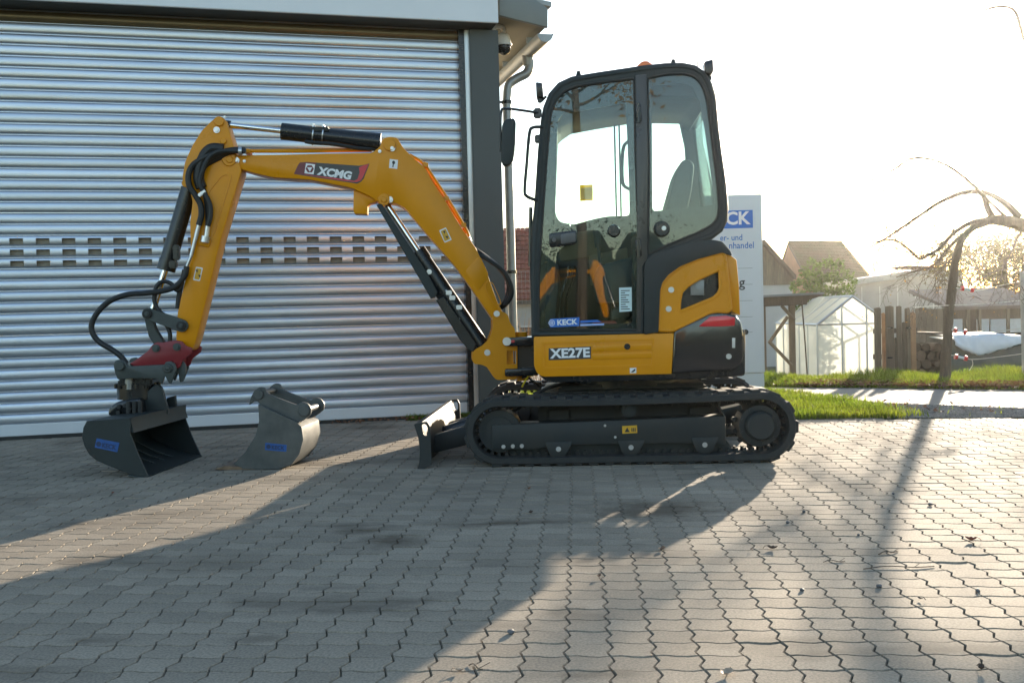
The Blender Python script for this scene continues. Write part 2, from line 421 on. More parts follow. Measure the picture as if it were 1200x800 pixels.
# soil strip between yard and path, path, verge
bm = BM(); X = np.linspace(-3, 16, 77)
def sheet(name, y0f, y1f, z, m, xs_, sub=3):
    v = []; f = []
    for i, x in enumerate(xs_):
        a, b = y0f(x), y1f(x)
        for k in range(sub + 1): v.append((x, a + (b - a) * k / sub, z))
    s = sub + 1
    for i in range(len(xs_) - 1):
        for k in range(sub): f.append((i * s + k, (i + 1) * s + k, (i + 1) * s + k + 1, i * s + k + 1))
    return raw(name, v, f, m, kind='structure')
bm.free()
GRND = mat('turf_soil', (0.050, 0.060, 0.020), 0.95, 0, 0.3, 6, bump=0.01, bscale=40)
sheet('grass_strip', lambda x: yard_back(max(x, wb.x + 0.06)) + 0.0, lambda x: yat(pn, x), -0.004, GRND, np.linspace(wb.x + 0.1, 16, 60))
sheet('path', lambda x: yat(pn, x) - 0.02, lambda x: yat(pf, x) + 0.02, 0.002, ASPH, np.linspace(-3, 18, 60))
sheet('verge', lambda x: yat(pf, x), lambda x: 12.5, -0.002, GRND, np.linspace(-3, 18, 60))
# bed under the pavers
pv = BM()
bedx = np.linspace(-7.5, 9, 60)
sheet('paving_bed', lambda x: 1.2, lambda x: yard_back(x), -0.0075, SAND, bedx, 2)

# ---- interlocking pavers
PYAW = R(-3.7); PW, PD = 0.1185, 0.107
pc, ps = math.cos(PYAW), math.sin(PYAW)
def paver_outline(w):
    A, Sx, n = 0.0068, 0.0086, 4
    bot = [(PW * k / n, A * math.sin(2 * math.pi * k / n + 0.5)) for k in range(n + 1)]
    s = [(-Sx, 0.3), (Sx, 0.7)]
    o = bot + [(PW + a, PD * t) for a, t in s] + [(x, y + PD) for x, y in reversed(bot)] + [(a, PD * t) for a, t in reversed(s)]
    return o
OUT0 = paver_outline(0)
def inset(o, d):
    n = len(o); r = []
    for i in range(n):
        p, a, b = Vector(o[i]), Vector(o[i - 1]), Vector(o[(i + 1) % n])
        e1, e2 = (p - a).normalized(), (b - p).normalized()
        n1, n2 = Vector((-e1.y, e1.x)), Vector((-e2.y, e2.x))
        q = (n1 + n2); q = q / max(0.6, q.length_squared / 2) if q.length > 1e-6 else n1
        r.append(p + q * d)
    return r
_iy = lambda o, d: [Vector((p.x, p.y + (d if p.y < PD / 2 else -d))) for p in o]
o_top, o_rim = _iy(inset(OUT0, 0.0038), 0.0006), _iy(inset(OUT0, 0.0010), 0.0009)
cx0, cy0 = PW / 2, PD / 2
PV = [(p.x - cx0, p.y - cy0, 0.0) for p in o_top] + [(p.x - cx0, p.y - cy0, -0.0085) for p in o_rim]
nP = len(OUT0)
PFc = [tuple(range(nP))] + [((i + 1) % nP, i, nP + i, nP + (i + 1) % nP) for i in range(nP)]
PVn = np.array(PV)
base = ground(740, 545)
cells = []
for j in range(-60, 90):
    for i in range(-90, 110):
        u, v = (i + 0.5) * PW, (j + 0.5) * PD
        x = base.x + u * pc - v * ps; y = base.y + u * ps + v * pc
        if y < 1.7 or y > yard_back(x) - 0.03: continue
        q = project((x, y, 0))
        if q is None or q[0] < -160 or q[0] > 1400 or q[1] > 900: continue
        cells.append((q[1], x, y, -60 < 0 and 0 <= q[0] <= 1200 and q[1] <= 803))
cells.sort(key=lambda c: (not c[3], -c[0]))
paving = raw('paving', [(wb.x - 4, 1.2, -0.012), (wb.x + 8, 1.2, -0.012), (wb.x + 8, 7.9, -0.012), (wb.x - 4, 7.9, -0.012)], [(0, 1, 2, 3)], SAND, kind='structure')
pme = bpy.data.meshes.new('paver'); pme.from_pydata(PV, [], PFc); pme.update(); finish(pme, 20); pme.materials.append(CONC)
rest = []
for k, (_, x, y, vis) in enumerate(cells):
    dz = random.gauss(0, 0.0006) - (0.0015 if random.random() < .02 else 0); tx, ty = random.gauss(0, 0.005), random.gauss(0, 0.007)
    if k < 300:
        o = bpy.data.objects.new('paver', pme); COL.objects.link(o); o.parent = paving
        o.location = (x, y, dz); o.rotation_euler = (tx, ty, PYAW + random.gauss(0, 0.004))
    else: rest.append((x, y, dz, tx, ty, PYAW + random.gauss(0, 0.004)))
Rr = np.array(rest); c, s = np.cos(Rr[:, 5:6]), np.sin(Rr[:, 5:6])
lx, ly, lz = PVn[:, 0][None], PVn[:, 1][None], PVn[:, 2][None]
VV = np.stack([Rr[:, 0:1] + lx * c - ly * s, Rr[:, 1:2] + lx * s + ly * c, Rr[:, 2:3] + lz - lx * Rr[:, 4:5] + ly * Rr[:, 3:4]], -1).reshape(-1, 3)
FF = []
for q in range(len(rest)):
    b = q * 2 * nP; FF += [tuple(b + t for t in f) for f in PFc]
po = raw('distant_pavers', VV.tolist(), FF, CONC, parent=paving, kind='stuff')
finish(po.data, 20)

# ================================================================== BUILDING
bld = thing('workshop_building', 'workshop building with a closed silver roller door behind the excavator', 'building', BF)
dxr = BF.P(541, 250).x; dxl = -7.6
zt_door = 3.62
door = empty('roller_door', (0, 0, 0)); door.parent = bld
PIT = 0.0905; z0 = 0.125
prof = [(0.0, 0.003), (0.04, -0.004), (0.09, -0.0088), (0.18, -0.0112), (0.32, -0.0130), (0.47, -0.0136), (0.62, -0.0130), (0.76, -0.0112), (0.85, -0.0085), (0.90, -0.003), (0.93, 0.003), (1.0, 0.003)]
def slat_strip(bm, x0, x1, t0=0.0, t1=1.0):
    pts = []
    for (t, y) in prof:
        if t0 <= t <= t1: pts.append((t, y))
    def yy(t):
        for (a, ya), (b, yb) in zip(prof, prof[1:]):
            if a <= t <= b: return ya + (yb - ya) * (t - a) / (b - a)
    if pts[0][0] > t0: pts.insert(0, (t0, yy(t0)))
    if pts[-1][0] < t1: pts.append((t1, yy(t1)))
    A = [bm.verts.new((x0, y, t * PIT)) for t, y in pts]; B = [bm.verts.new((x1, y, t * PIT)) for t, y in pts]
    for k in range(len(pts) - 1): bm.faces.new((A[k], B[k], B[k + 1], A[k + 1]))
bm = BM(); slat_strip(bm, dxl, dxr)
smesh = None
nsl = int((zt_door - z0) / PIT)
zv = BF.P(100, 311).z                      # lowest ventilated slat
kv = round((zv - z0) / PIT - 0.5)
slot = BF.P(120, 296).x - BF.P(90, 296).x
vx0 = BF.P(20, 296).x
vm = BM(); x = dxl
sx = [vx0 + slot * q for q in range(-30, 40) if dxl + 0.1 < vx0 + slot * q < dxr - 0.12]
cur = dxl
for q in sx:
    a, b = q - slot * 0.26, q + slot * 0.26
    slat_strip(vm, cur, a); slat_strip(vm, a, b, 0.0, 0.16); slat_strip(vm, a, b, 0.68, 1.0)
    # returned edges of the slot
    for t in (0.16, 0.68):
        v4 = [vm.verts.new(p) for p in ((a, -0.013, t * PIT), (b, -0.013, t * PIT), (b, 0.006, t * PIT), (a, 0.006, t * PIT))]
        vm.faces.new(v4)
    cur = b
slat_strip(vm, cur, dxr)
first = obj('slat', bm, ALU, door, recalc=False); firstv = obj('ventilated_slat', vm, ALU, door, recalc=False)
used_f = used_v = False
for k in range(nsl):
    isv = kv <= k <= kv + 2
    if isv and not used_v: o = firstv; used_v = True
    elif not isv and not used_f: o = first; used_f = True
    else:
        o = (firstv if isv else first).copy(); COL.objects.link(o); o.parent = door
    o.location = (0, random.uniform(-0.0012, 0.0012), z0 + k * PIT); o.rotation_euler = (random.gauss(0, 0.014), 0, random.gauss(0, 0.00018))
bm = BM(); box(bm, ((dxl + dxr) / 2, -0.002, 0.077), (dxr - dxl, 0.03, 0.093), 0.004); obj('bottom_bar', bm, ALW, door)
bm = BM(); box(bm, ((dxl + dxr) / 2, -0.002, 0.014), (dxr - dxl, 0.036, 0.03), 0.003); obj('rubber_seal', bm, RUB, door)
# jamb: dark gasket, bright rail with screw heads, post
x1, x2, x3 = BF.P(541, 250).x, BF.P(547.5, 250).x, BF.P(556, 250).x
ztop = BF.P(300, 14, -0.30).z
bm = BM(); box(bm, ((x1 + x2) / 2, -0.03, ztop / 2), (x2 - x1, 0.08, ztop)); obj('gasket', bm, BLK, bld)
bm = BM(); box(bm, ((x2 + x3) / 2 + 0.001, -0.03, ztop / 2), (x3 - x2 - 0.002, 0.10, ztop - 0.004), 0.008); rail = obj('guide_rail', bm, GRAIL, bld)
bm = BM()
for py in (78, 132, 182, 240, 300, 370, 440):
    p = BF.P(551.5, py, -0.08); disc(bm, (x3 - 0.010, -0.08, p.z), (0, -1, 0), 0.009, 0.006, 10)
split_obj('rail_screw', bm, BLK, rail)
x4 = BF.P(589.5, 250, -0.12).x; x3b = BF.P(556, 250, -0.12).x
bm = BM(); box(bm, ((x3b + x4) / 2, 0.16, ztop / 2 - 0.001), (x4 - x3b, 0.56, ztop - 0.006), 0.006); obj('corner_post', bm, POST, bld)
# fascia, soffit, lintel
fx = BF.P(584, 20, -0.30).x; fz = BF.P(300, 13, -0.30).z
bm = BM(); box(bm, ((dxl + fx) / 2, -0.285, fz + 0.25), (fx - dxl, 0.03, 0.5), 0.004)
obj('fascia', bm, ALW, bld)
bm = BM(); box(bm, ((dxl + fx) / 2, -0.1, fz + 0.02), (fx - dxl - 0.01, 0.34, 0.03)); obj('soffit', bm, POST, bld)  # dark finish carries the shade under the overhang
bm = BM(); cyl(bm, (dxl, 0.02, fz - 0.05), (dxr, 0.02, fz - 0.05), 0.05, n=12); obj('door_roll_cover', bm, mat('warm_reflection_cover', (0.16, 0.13, 0.08), 0.4, 0.6), bld)  # brownish colour carries the warm reflection on the hood
bm = BM(); box(bm, ((dxl + dxr) / 2, 0.075, fz - 0.02), (dxr - dxl, 0.02, 0.3)); obj('lintel', bm, BLK, bld)
# sloping verge board, side soffit, side wall
vb = BF.S([(585.5, -30), (642, 10), (642, 32), (585.5, 18)], -0.22)
bm = BM(); prism(bm, vb, -0.22, -0.17, 0.003); obj('verge_board', bm, mat('grey_verge', (0.17, 0.19, 0.19), 0.5, 0.2, 0.06, 3), bld)
sf = BF.S([(586, 17), (641, 31), (641, 29), (586, 15)], -0.16)
bm = BM(); prism(bm, sf, -0.165, 7.0); obj('side_soffit', bm, SOFF, bld)
bm = BM(); box(bm, (x4 - 0.05, 3.75, 1.75), (0.1, 6.6, 3.5)); obj('side_wall', bm, mat('render_plaster', (0.55, 0.53, 0.48), 0.85, 0, 0.08, 2), bld)
rl = BF.S([(586, -4), (650, 8)], -0.2)
bm = BM(); prism(bm, [(rl[0][0] - 9, rl[0][1] + 2.4), rl[0], (rl[1][0] - 0.03, rl[1][1] + 0.0), (rl[1][0] - 0.03, rl[1][1] + 0.04), (rl[0][0], rl[0][1] + 0.05), (rl[0][0] - 9, rl[0][1] + 2.45)], -0.2, 7.0); obj('roof', bm, ZINC, bld)
# inner board seen through the vent slots
bm = BM(); box(bm, ((dxl + dxr) / 2, 0.032, z0 + (kv + 1.5) * PIT), (dxr - dxl, 0.01, 0.32)); obj('vent_backing', bm, mat('vent_backing', (0.36, 0.29, 0.20), 0.7, 0, 0.6, 1.2, col2=(0.24, 0.24, 0.22)), bld)
# gutter and downpipe
gc = BF.P(639, 40, -0.24); GR = 0.072
bm = BM(); n = 12
arc = [(gc.x + GR * math.cos(t), gc.z + GR * math.sin(t)) for t in [math.pi + math.pi * k / n for k in range(n + 1)]]
arc2 = [(gc.x + (GR - 0.004) * math.cos(t), gc.z + (GR - 0.004) * math.sin(t)) for t in [2 * math.pi - math.pi * k / n for k in range(n + 1)]]
prism(bm, arc + arc2, -0.24, 7.0)
prism(bm, arc, -0.239, -0.232)
tube(bm, [(gc.x + GR, -0.24, gc.z), (gc.x + GR, 7.0, gc.z)], 0.008, 8)
gut = obj('gutter', bm, ZINC, bld)
bm = BM()
for q in range(8): box(bm, (gc.x - 0.02, 0.1 + q * 0.9, gc.z + 0.03), (0.12, 0.025, 0.05))
split_obj('gutter_bracket', bm, ZINC, gut)
oy = 0.34
pp = [(gc.x, oy, gc.z - GR + 0.01)] + [tuple(BF.P(a, b, oy)) for a, b in ((621, 76), (617, 86), (606, 92), (597, 99), (594.5, 112), (594.6, 140))]
px_ = pp[-1][0]
pp += [(px_, oy, 1.6), (px_, oy, 0.7), (px_, oy, 0.0)]
bm = BM(); tube(bm, crom(pp, 6), 0.043, 14)
cyl(bm, (gc.x, oy, gc.z - GR + 0.03), (gc.x, oy, gc.z - GR - 0.07), 0.058, 0.046, 14)
dp = obj('downpipe', bm, ZINC, bld)
bm = BM()
for zz in (BF.P(594, 122, oy).z, 1.3): cyl(bm, (px_, oy, zz), (px_, oy, zz + 0.03), 0.050, n=14); box(bm, (px_ - 0.06, oy, zz + 0.015), (0.06, 0.02, 0.02))
split_obj('pipe_clamp', bm, BLK, dp)
# dome camera hanging from the corner
cp = BF.P(590, 52, 0.12)
CF = Fr(BF.Wd(cp), WYAW)
cc = thing('security_camera', 'white dome security camera on a bracket under the roof corner', 'camera', CF)
bm = BM(); cyl(bm, (0, 0, 0.0), (0, 0, 0.055), 0.056, 0.042, 20); cyl(bm, (0, 0, 0.055), (0, 0, 0.075), 0.042, 0.02, 20); cyl(bm, (0, 0, -0.012), (0, 0, 0), 0.058, n=20)
obj('hood', bm, mat('white_plastic', (0.72, 0.72, 0.70), 0.4), cc)
bm = BM(); bmesh.ops.create_uvsphere(bm, u_segments=18, v_segments=10, radius=0.05); bmesh.ops.transform(bm, matrix=Matrix.Translation((0, 0, -0.025)), verts=bm.verts[:])
obj('dome', bm, BLK, cc)
bm = BM(); tube(bm, crom([(0, 0, 0.06), (0, 0, 0.10), (-0.03, 0, 0.12), (-0.11, 0, 0.09)], 5), 0.016, 10); box(bm, ((x4 + 0.014 - cp.x) / 1.35, 0, 0.08), (0.02, 0.09, 0.12), 0.004)
obj('bracket', bm, bpy.data.materials['white_plastic'], cc)

cc.scale = (1.35, 1.35, 1.35)
# ================================================================== COMPANY SIGN
sb = ground(880, 459)
SF = Fr((sb.x, sb.y, -0.004), R(-3))
sg = thing('company_sign', 'tall light grey company sign with a blue name box behind the excavator', 'sign', SF)
SIGN = mat('sign_panel', (0.56, 0.57, 0.60), 0.35, 0.2, 0.03, 2)
sl_, sr = SF.P(800, 300).x, SF.P(892.5, 230).x
zt_s = SF.P(880, 228).z; zm = SF.P(880, 437).z
bm = BM(); box(bm, ((sl_ + sr) / 2, 0.06, (zt_s + zm) / 2 + 0.002), (sr - sl_, 0.12, zt_s - zm), 0.006); obj('panel', bm, SIGN, sg)
bm = BM(); box(bm, ((sl_ + sr) / 2, 0.066, zm / 2), (sr - sl_ - 0.01, 0.10, zm - 0.006), 0.004); obj('plinth', bm, SIGN, sg)
bm = BM(); box(bm, (sr - 0.018, -0.0015, (zt_s + zm) / 2), (0.004, 0.003, zt_s - zm - 0.02)); obj('edge_trim', bm, ZNC, sg)
a, b = SF.P(882, 246, -0.002), SF.P(882, 267, -0.002); lx0 = SF.P(818, 250).x
bm = BM(); box(bm, ((a.x + lx0) / 2, -0.002, (a.z + b.z) / 2), (a.x - lx0, 0.003, a.z - b.z)); bb = obj('name_box', bm, BLUE, sg)
tm = lambda px, py: SF.P(px, py, -0.0045)
bm = BM(); t0 = tm(828, 264.5); h = tm(828, 249).z - t0.z; text_bm(bm, 'KECK', face_mtx(t0.x, -0.0036, t0.z), h, tm(879.5, 250).x - t0.x, bold=0.03); obj('lettering', bm, WHT, bb)
BLT = mat('blue_lettering', (0.03, 0.13, 0.42), 0.4)
for s_, p0, p1, hh in (('er- und', (844, 282.3), (870, 282), 7.4), ('nhandel', (854.5, 291.6), (883.5, 291), 7.8)):
    bm = BM(); t0 = tm(*p0); h = hh * (tm(0, 1).z - tm(0, 2).z) * 0.95; text_bm(bm, s_, face_mtx(t0.x, -0.0012, t0.z - (0 if s_ == 'er- und' else 0)), h, tm(*p1).x - t0.x, bold=0.012)
    if s_ == 'nhandel': bmesh.ops.translate(bm, vec=(0, 0, 0), verts=bm.verts[:])
    obj('lettering', bm, BLT, sg)
bm = BM()
for py in (314, 333, 352, 371, 389):
    p = tm(882, py); q = tm(845, py); box(bm, ((p.x + q.x) / 2, -0.0006, p.z), (p.x - q.x, 0.002, 0.005))
obj('dividing_lines', bm, ZINC, sg)
bm = BM(); t0 = tm(866, 340); text_bm(bm, 'g', face_mtx(t0.x, -0.0012, t0.z), 0.105, bold=0.01)
t0 = tm(868, 402); text_bm(bm, 'G', face_mtx(t0.x, -0.0012, t0.z), 0.042, bold=0.03); cyl(bm, (tm(874, 389).x, -0.002, tm(874, 389).z), (tm(874, 389).x, 0, tm(874, 389).z), 0.03, n=12)
obj('lettering', bm, INK, sg)
# ================================================================== EXCAVATOR
MYAW = R(-3.7)
_g = ground(740, 545)
_Y = Vector((-math.sin(MYAW), math.cos(MYAW), 0))
_o = _g + _Y * 0.775
MF = Fr((_o.x, _o.y, 0), MYAW)
ex = thing('mini_excavator', 'yellow mini excavator with dark cab parked on the pavers, boom raised to the left', 'excavator', MF)
S, P = MF.S, MF.P
def px(d, yl): return d * (P(600, 400, yl) - P(601, 400, yl)).length     # pixels to metres at a plane
def bolt(bm, pxy, yl, r=4.5, t=0.012):
    p = P(*pxy, yl); disc(bm, (p.x, yl, p.z), (0, -1, 0), px(r, yl), t * 0.5, 16); disc(bm, (p.x, yl - t * 0.5, p.z), (0, -1, 0), px(r * 0.62, yl), t * 0.7, 6)
def decal(name, pts, yl, m, parent, t=0.0012, label=None, r=0):
    bm = BM(); q = S(pts, yl)
    if r: q = fillet(q, r)
    prism(bm, q, yl - t, yl + 0.0005); return obj(name, bm, m, parent, label=label)

# ---- undercarriage
YN = -0.775
c1, c2 = P(584.5, 507, YN), P(892.5, 500, YN)
r1, r2 = c1.z - 0.03, c2.z - 0.03
r1 = 0.156; r2 = 0.162
c1 = Vector((c1.x, 0, r1 + 0.0545)); c2 = Vector((c2.x, 0, r2 + 0.0545))
def belt_path(off, n=28):
    """loop round the two wheels at a distance off outside the wheel radius; returns (x, z, nx, nz)"""
    out = []
    a1, a2 = r1 + off, r2 + off
    d = c2 - c1; L = math.hypot(d.x, d.z); th = math.atan2(d.z, d.x); k = math.asin((a2 - a1) / L)
    for i in range(n + 1):
        t = th + math.pi / 2 + k + (math.pi - 2 * k) * i / n
        out.append((c1.x + a1 * math.cos(t), c1.z + a1 * math.sin(t), math.cos(t), math.sin(t)))
    for i in range(1, 14):
        p, q = out[n], (c2.x + a2 * math.cos(th - math.pi / 2 - k), c2.z + a2 * math.sin(th - math.pi / 2 - k)); u = i / 14
        out.append((p[0] + (q[0] - p[0]) * u, p[1] + (q[1] - p[1]) * u, 0, -1))
    for i in range(n + 1):
        t = th - math.pi / 2 - k + (math.pi + 2 * k) * i / n
        out.append((c2.x + a2 * math.cos(t), c2.z + a2 * math.sin(t), math.cos(t), math.sin(t)))
    e, s0 = out[-1], out[0]
    for i in range(1, 20):
        u = i / 20; sag = -0.012 * math.sin(math.pi * u)
        out.append((e[0] + (s0[0] - e[0]) * u, e[1] + (s0[1] - e[1]) * u + sag, 0, 1))
    return out
def make_track(side):
    ya, yb = (-0.775, -0.475) if side < 0 else (0.475, 0.775)
    tr = empty('track', (0, 0, 0)); tr.parent = ex
    bm = BM(); pth = belt_path(0.0)
    sec = [(ya, 0.002), (ya, 0.034), (ya + 0.012, 0.044), (yb - 0.012, 0.044), (yb, 0.034), (yb, 0.002), (yb - 0.012, -0.002), (ya + 0.012, -0.002)]
    rings = [[bm.verts.new((x + nx * o, y, z + nz * o)) for y, o in sec] for x, z, nx, nz in pth]
    n = len(rings)
    for i in range(n):
        a, b = rings[i], rings[(i + 1) % n]
        for k in range(len(sec)): bm.faces.new((a[k], b[k], b[(k + 1) % len(sec)], a[(k + 1) % len(sec)]))
    # outer lugs, staggered in two half rows, and inner drive blocks
    seg = [0]
    for i in range(n): p, q = pth[i], pth[(i + 1) % n]; seg.append(seg[-1] + math.hypot(q[0] - p[0], q[1] - p[1]))
    tot = seg[-1]
    def atl(s):
        s %= tot
        for i in range(n):
            if seg[i] <= s <= seg[i + 1] + 1e-9:
                u = (s - seg[i]) / max(1e-9, seg[i + 1] - seg[i]); p, q = pth[i], pth[(i + 1) % n]
                nx, nz = p[2] + (q[2] - p[2]) * u, p[3] + (q[3] - p[3]) * u; l = math.hypot(nx, nz)
                return p[0] + (q[0] - p[0]) * u, p[1] + (q[1] - p[1]) * u, nx / l, nz / l
        return pth[0]
    nl = int(tot / 0.094)
    for k in range(nl):
        for h in (0, 1):
            s = (k + 0.5 * h) * tot / nl
            y0, y1 = (ya + 0.006, (ya + yb) / 2 + 0.03) if h == 0 else ((ya + yb) / 2 - 0.03, yb - 0.006)
            lo, hi = [], []
            for ds, o in ((-0.034, 0.036), (-0.024, 0.0585), (0.024, 0.0585), (0.034, 0.036)):
                x, z, nx, nz = atl(s + ds); lo.append(Vector((x + nx * o, y0, max(z + nz * o, 0.002))))
            extr(bm, lo, (0, y1 - y0, 0), 0.004, 1)
    for k in range(nl * 2):
        s = k * tot / (nl * 2); 
        for yy in (ya + 0.095, yb - 0.125):
            lo = []
            for ds, o in ((-0.012, -0.001), (-0.008, -0.026), (0.008, -0.026), (0.012, -0.001)):
                x, z, nx, nz = atl(s + ds); lo.append(Vector((x + nx * o, yy, z + nz * o)))
            extr(bm, lo, (0, 0.03, 0))
    obj('rubber_belt', bm, RUB, tr)
    sg_ = -1 if side < 0 else 1; yo = ya if side < 0 else yb
    # idler wheel, sprocket with hub motor
    bm = BM()
    cyl(bm, (c1.x, yo - sg_ * 0.075, c1.z), (c1.x, yo - sg_ * 0.235, c1.z), r1 - 0.028, n=40); cyl(bm, (c1.x, yo - sg_ * 0.06, c1.z), (c1.x, yo - sg_ * 0.24, c1.z), r1 - 0.07, n=32)
    cyl(bm, (c1.x, yo - sg_ * 0.05, c1.z), (c1.x, yo - sg_ * 0.24, c1.z), 0.05, n=20)
    obj('idler_wheel', bm, DGU, tr)
    bm = BM()
    T = 13; o = []
    for k in range(T):
        for da, rr in ((-0.17, r2 - 0.045), (-0.06, r2 - 0.006), (0.06, r2 - 0.006), (0.17, r2 - 0.045)):
            t = 2 * math.pi * k / T + da; o.append((c2.x + rr * math.cos(t), c2.z + rr * math.sin(t)))
    prism(bm, o, yo - sg_ * 0.16, yo - sg_ * 0.12)
    obj('sprocket', bm, RUB, tr)
    bm = BM()
    cyl(bm, (c2.x, yo - sg_ * 0.16, c2.z), (c2.x, yo - sg_ * 0.055, c2.z), r2 - 0.022, r2 - 0.04, 40)
    cyl(bm, (c2.x, yo - sg_ * 0.055, c2.z), (c2.x, yo - sg_ * 0.02, c2.z), 0.092, 0.086, 36)
    cyl(bm, (c2.x, yo - sg_ * 0.02, c2.z), (c2.x, yo - sg_ * 0.008, c2.z), 0.086, 0.074, 36)
    for k in range(9):
        t = 2 * math.pi * k / 9; disc(bm, (c2.x + 0.108 * math.cos(t), yo - sg_ * 0.055, c2.z + 0.108 * math.sin(t)), (0, sg_, 0), 0.008, 0.008, 6)
    obj('hub_motor', bm, DGU, tr)
    return tr, sg_, yo
for side in (-1, 1):
    tr, sg_, yo = make_track(side)
    yf = yo - sg_ * 0.045
    pts = S([(576, 498), (700, 493.5), (850, 487.5), (850.5, 520), (800, 519), (672, 521), (648, 522), (628, 526), (577, 526.5)], YN + 0.045)
    bm = BM(); prism(bm, fillet(pts, 0.008, 2), yf, yo - sg_ * 0.21, 0.004); fr_ = obj('track_frame', bm, DGU, tr)
    bm = BM(); q = S([(592, 522), (850, 514), (862, 530), (600, 538)], YN + 0.1); prism(bm, q, yo - sg_ * 0.12, yo - sg_ * 0.19); obj('gap_plate', bm, DGR, tr)  # plate added to block light through the gap between the rollers
    # roller brackets with the rollers behind them
    for bx, by in ((654.5, 526), (739.5, 524), (826, 521)):
        q = S([(bx - 16, by - 8), (bx + 17, by - 9), (bx + 9, by + 7), (bx + 3, by + 10.5), (bx - 4, by + 10.5), (bx - 10, by + 7)], YN + 0.04)
        bm = BM(); prism(bm, fillet(q, 0.015, 3), yo - sg_ * 0.038, yo - sg_ * 0.058, 0.003)
        rb_ = obj('roller_bracket', bm, DGU, tr)
        if side < 0: bm = BM(); bolt(bm, (bx, by), -0.7375, 3.0, 0.008); obj('roller_bolt', bm, ZNC, tr)
        p = P(bx, by, YN + 0.04)
        bm = BM(); cyl(bm, (p.x, yo - sg_ * 0.07, p.z - 0.004), (p.x, yo - sg_ * 0.23, p.z - 0.004), 0.046, n=24); obj('track_roller', bm, RUB, tr)
    p = P(737, 480, YN + 0.1)
    bm = BM(); cyl(bm, (p.x, yo - sg_ * 0.09, p.z), (p.x, yo - sg_ * 0.22, p.z), 0.045, n=24); cyl(bm, (p.x, yo - sg_ * 0.075, p.z), (p.x, yo - sg_ * 0.09, p.z), 0.025, n=16); obj('carrier_roller', bm, DGR, tr)
    if side < 0:
        bm = BM()
        for b in ((590, 523.2), (601, 522.6), (611.5, 522.3)): bolt(bm, b, yf, 2.4, 0.008)
        for b in ((709, 498.5), (721, 512)): bolt(bm, b, yf, 1.5, 0.005)
        split_obj('frame_bolt', bm, ZNC, tr)
        d = decal('warning_decal', [(729, 499), (746.5, 498), (746.8, 507), (729.3, 508)], yf - 0.0005, YST, tr)
        bm = BM(); t = P(732, 506, yf - 0.002)
        prism(bm, S([(732, 506), (735, 500.5), (738, 506)], yf - 0.002), yf - 0.003, yf - 0.0015)
        for k in range(3): box(bm, (P(740.5 + k * 1.9, 503, yf).x, yf - 0.002, P(740, 503.3, yf).z), (0.006, 0.0012, 0.022))
        M_ = obj('warning_print', bm, INK, d)
        M_.parent = tr
        # sunlit stone guard behind the frame end
        bm = BM(); q = S([(842, 473), (850.5, 487), (849, 487.4), (841, 474)], YN + 0.07); prism(bm, q, YN + 0.07, YN + 0.25)
        q = S([(845, 479), (868, 474), (868.5, 477), (847, 483)], YN + 0.12); prism(bm, q, YN + 0.10, YN + 0.22); split_obj('stone_guard', bm, DGR, tr)
# X-frame, slew ring, blade
bm = BM(); p0, p1 = P(620, 470, 0), P(835, 470, 0)
box(bm, ((c1.x + c2.x) / 2, 0, 0.27), (c2.x - c1.x - 0.45, 0.96, 0.30), 0.03)
box(bm, ((c1.x + c2.x) / 2 + 0.05, 0, 0.40), (0.95, 0.62, 0.10), 0.02)
for sx_ in (-0.42, 0.45): box(bm, ((c1.x + c2.x) / 2 + sx_, 0, 0.25), (0.16, 1.0, 0.16), 0.02)
obj('lower_frame', bm, DGU, ex)
sxc = P(735, 440, 0).x
bm = BM(); cyl(bm, (sxc, 0, 0.43), (sxc, 0, 0.515), 0.34, n=48); obj('slew_ring', bm, BLK, ex)
bm = BM()
for k, (a0, b0) in enumerate(((600, 470), (612, 474))):
    tube(bm, crom([P(596, 484 - k * 6, -0.42), P(612, 476 - k * 3, -0.40), P(640, 468 - k * 2, -0.32), P(680, 462, -0.22)], 5), 0.012, 8)
tube(bm, crom([P(625, 462, -0.40), P(650, 452, -0.36), P(672, 450, -0.3), P(700, 456, -0.2)], 5), 0.012, 8)
split_obj('travel_hose', bm, HOSE, ex)
blade = empty('dozer_blade', (0, 0, 0)); blade.parent = ex
YB = -0.775
face = S([(485.5, 497), (493, 495.2), (494.5, 501), (499, 517), (499.5, 530), (497, 540), (494.5, 551), (489, 552), (491.5, 541), (492, 528), (490.5, 514)], YB)
bm = BM(); prism(bm, face, YB, 0.775, 0.002); obj('mouldboard', bm, DGU, blade)
endp = S([(485.2, 496.6), (493, 494.6), (500.5, 493.8), (504, 500), (506, 544), (497, 549), (488.5, 552.4), (491.8, 540), (492.3, 528), (490.6, 514)], YB)
hole = S([(494.3, 497), (498.5, 496.2), (501.2, 500), (501.6, 508), (499.3, 511), (496, 508)], YB)
for yy in (YB - 0.006, 0.771):
    bm = BM(); plate(bm, fillet(endp, 0.008, 3), [fillet(hole, 0.012, 3)], yy, yy + 0.014); obj('end_plate', bm, DGU, blade)
for yy in (-0.36, 0.36):
    q = S([(498, 512), (552, 497), (600, 494), (600, 512), (552, 519), (499, 532)], -0.36)
    bm = BM(); prism(bm, q, yy - 0.05, yy + 0.05, 0.006); obj('blade_arm', bm, DGU, blade)
bm = BM(); cyl(bm, P(505, 512, 0), P(600, 480, 0), 0.045, n=20); obj('blade_cylinder', bm, BLK, blade)

# ---- house
YH = -0.70
bm = BM()
pan = S([(625.5, 394.5), (789.6, 390.2), (787, 438), (636, 441.3), (629, 437), (625.8, 428)], YH)
prism(bm, fillet(pan, [0.012, 0.004, 0.004, 0.03, 0.02, 0.012], 3), YH, YH + 0.20, 0.022, 3)
hp = obj('side_panel', bm, YEL, ex)
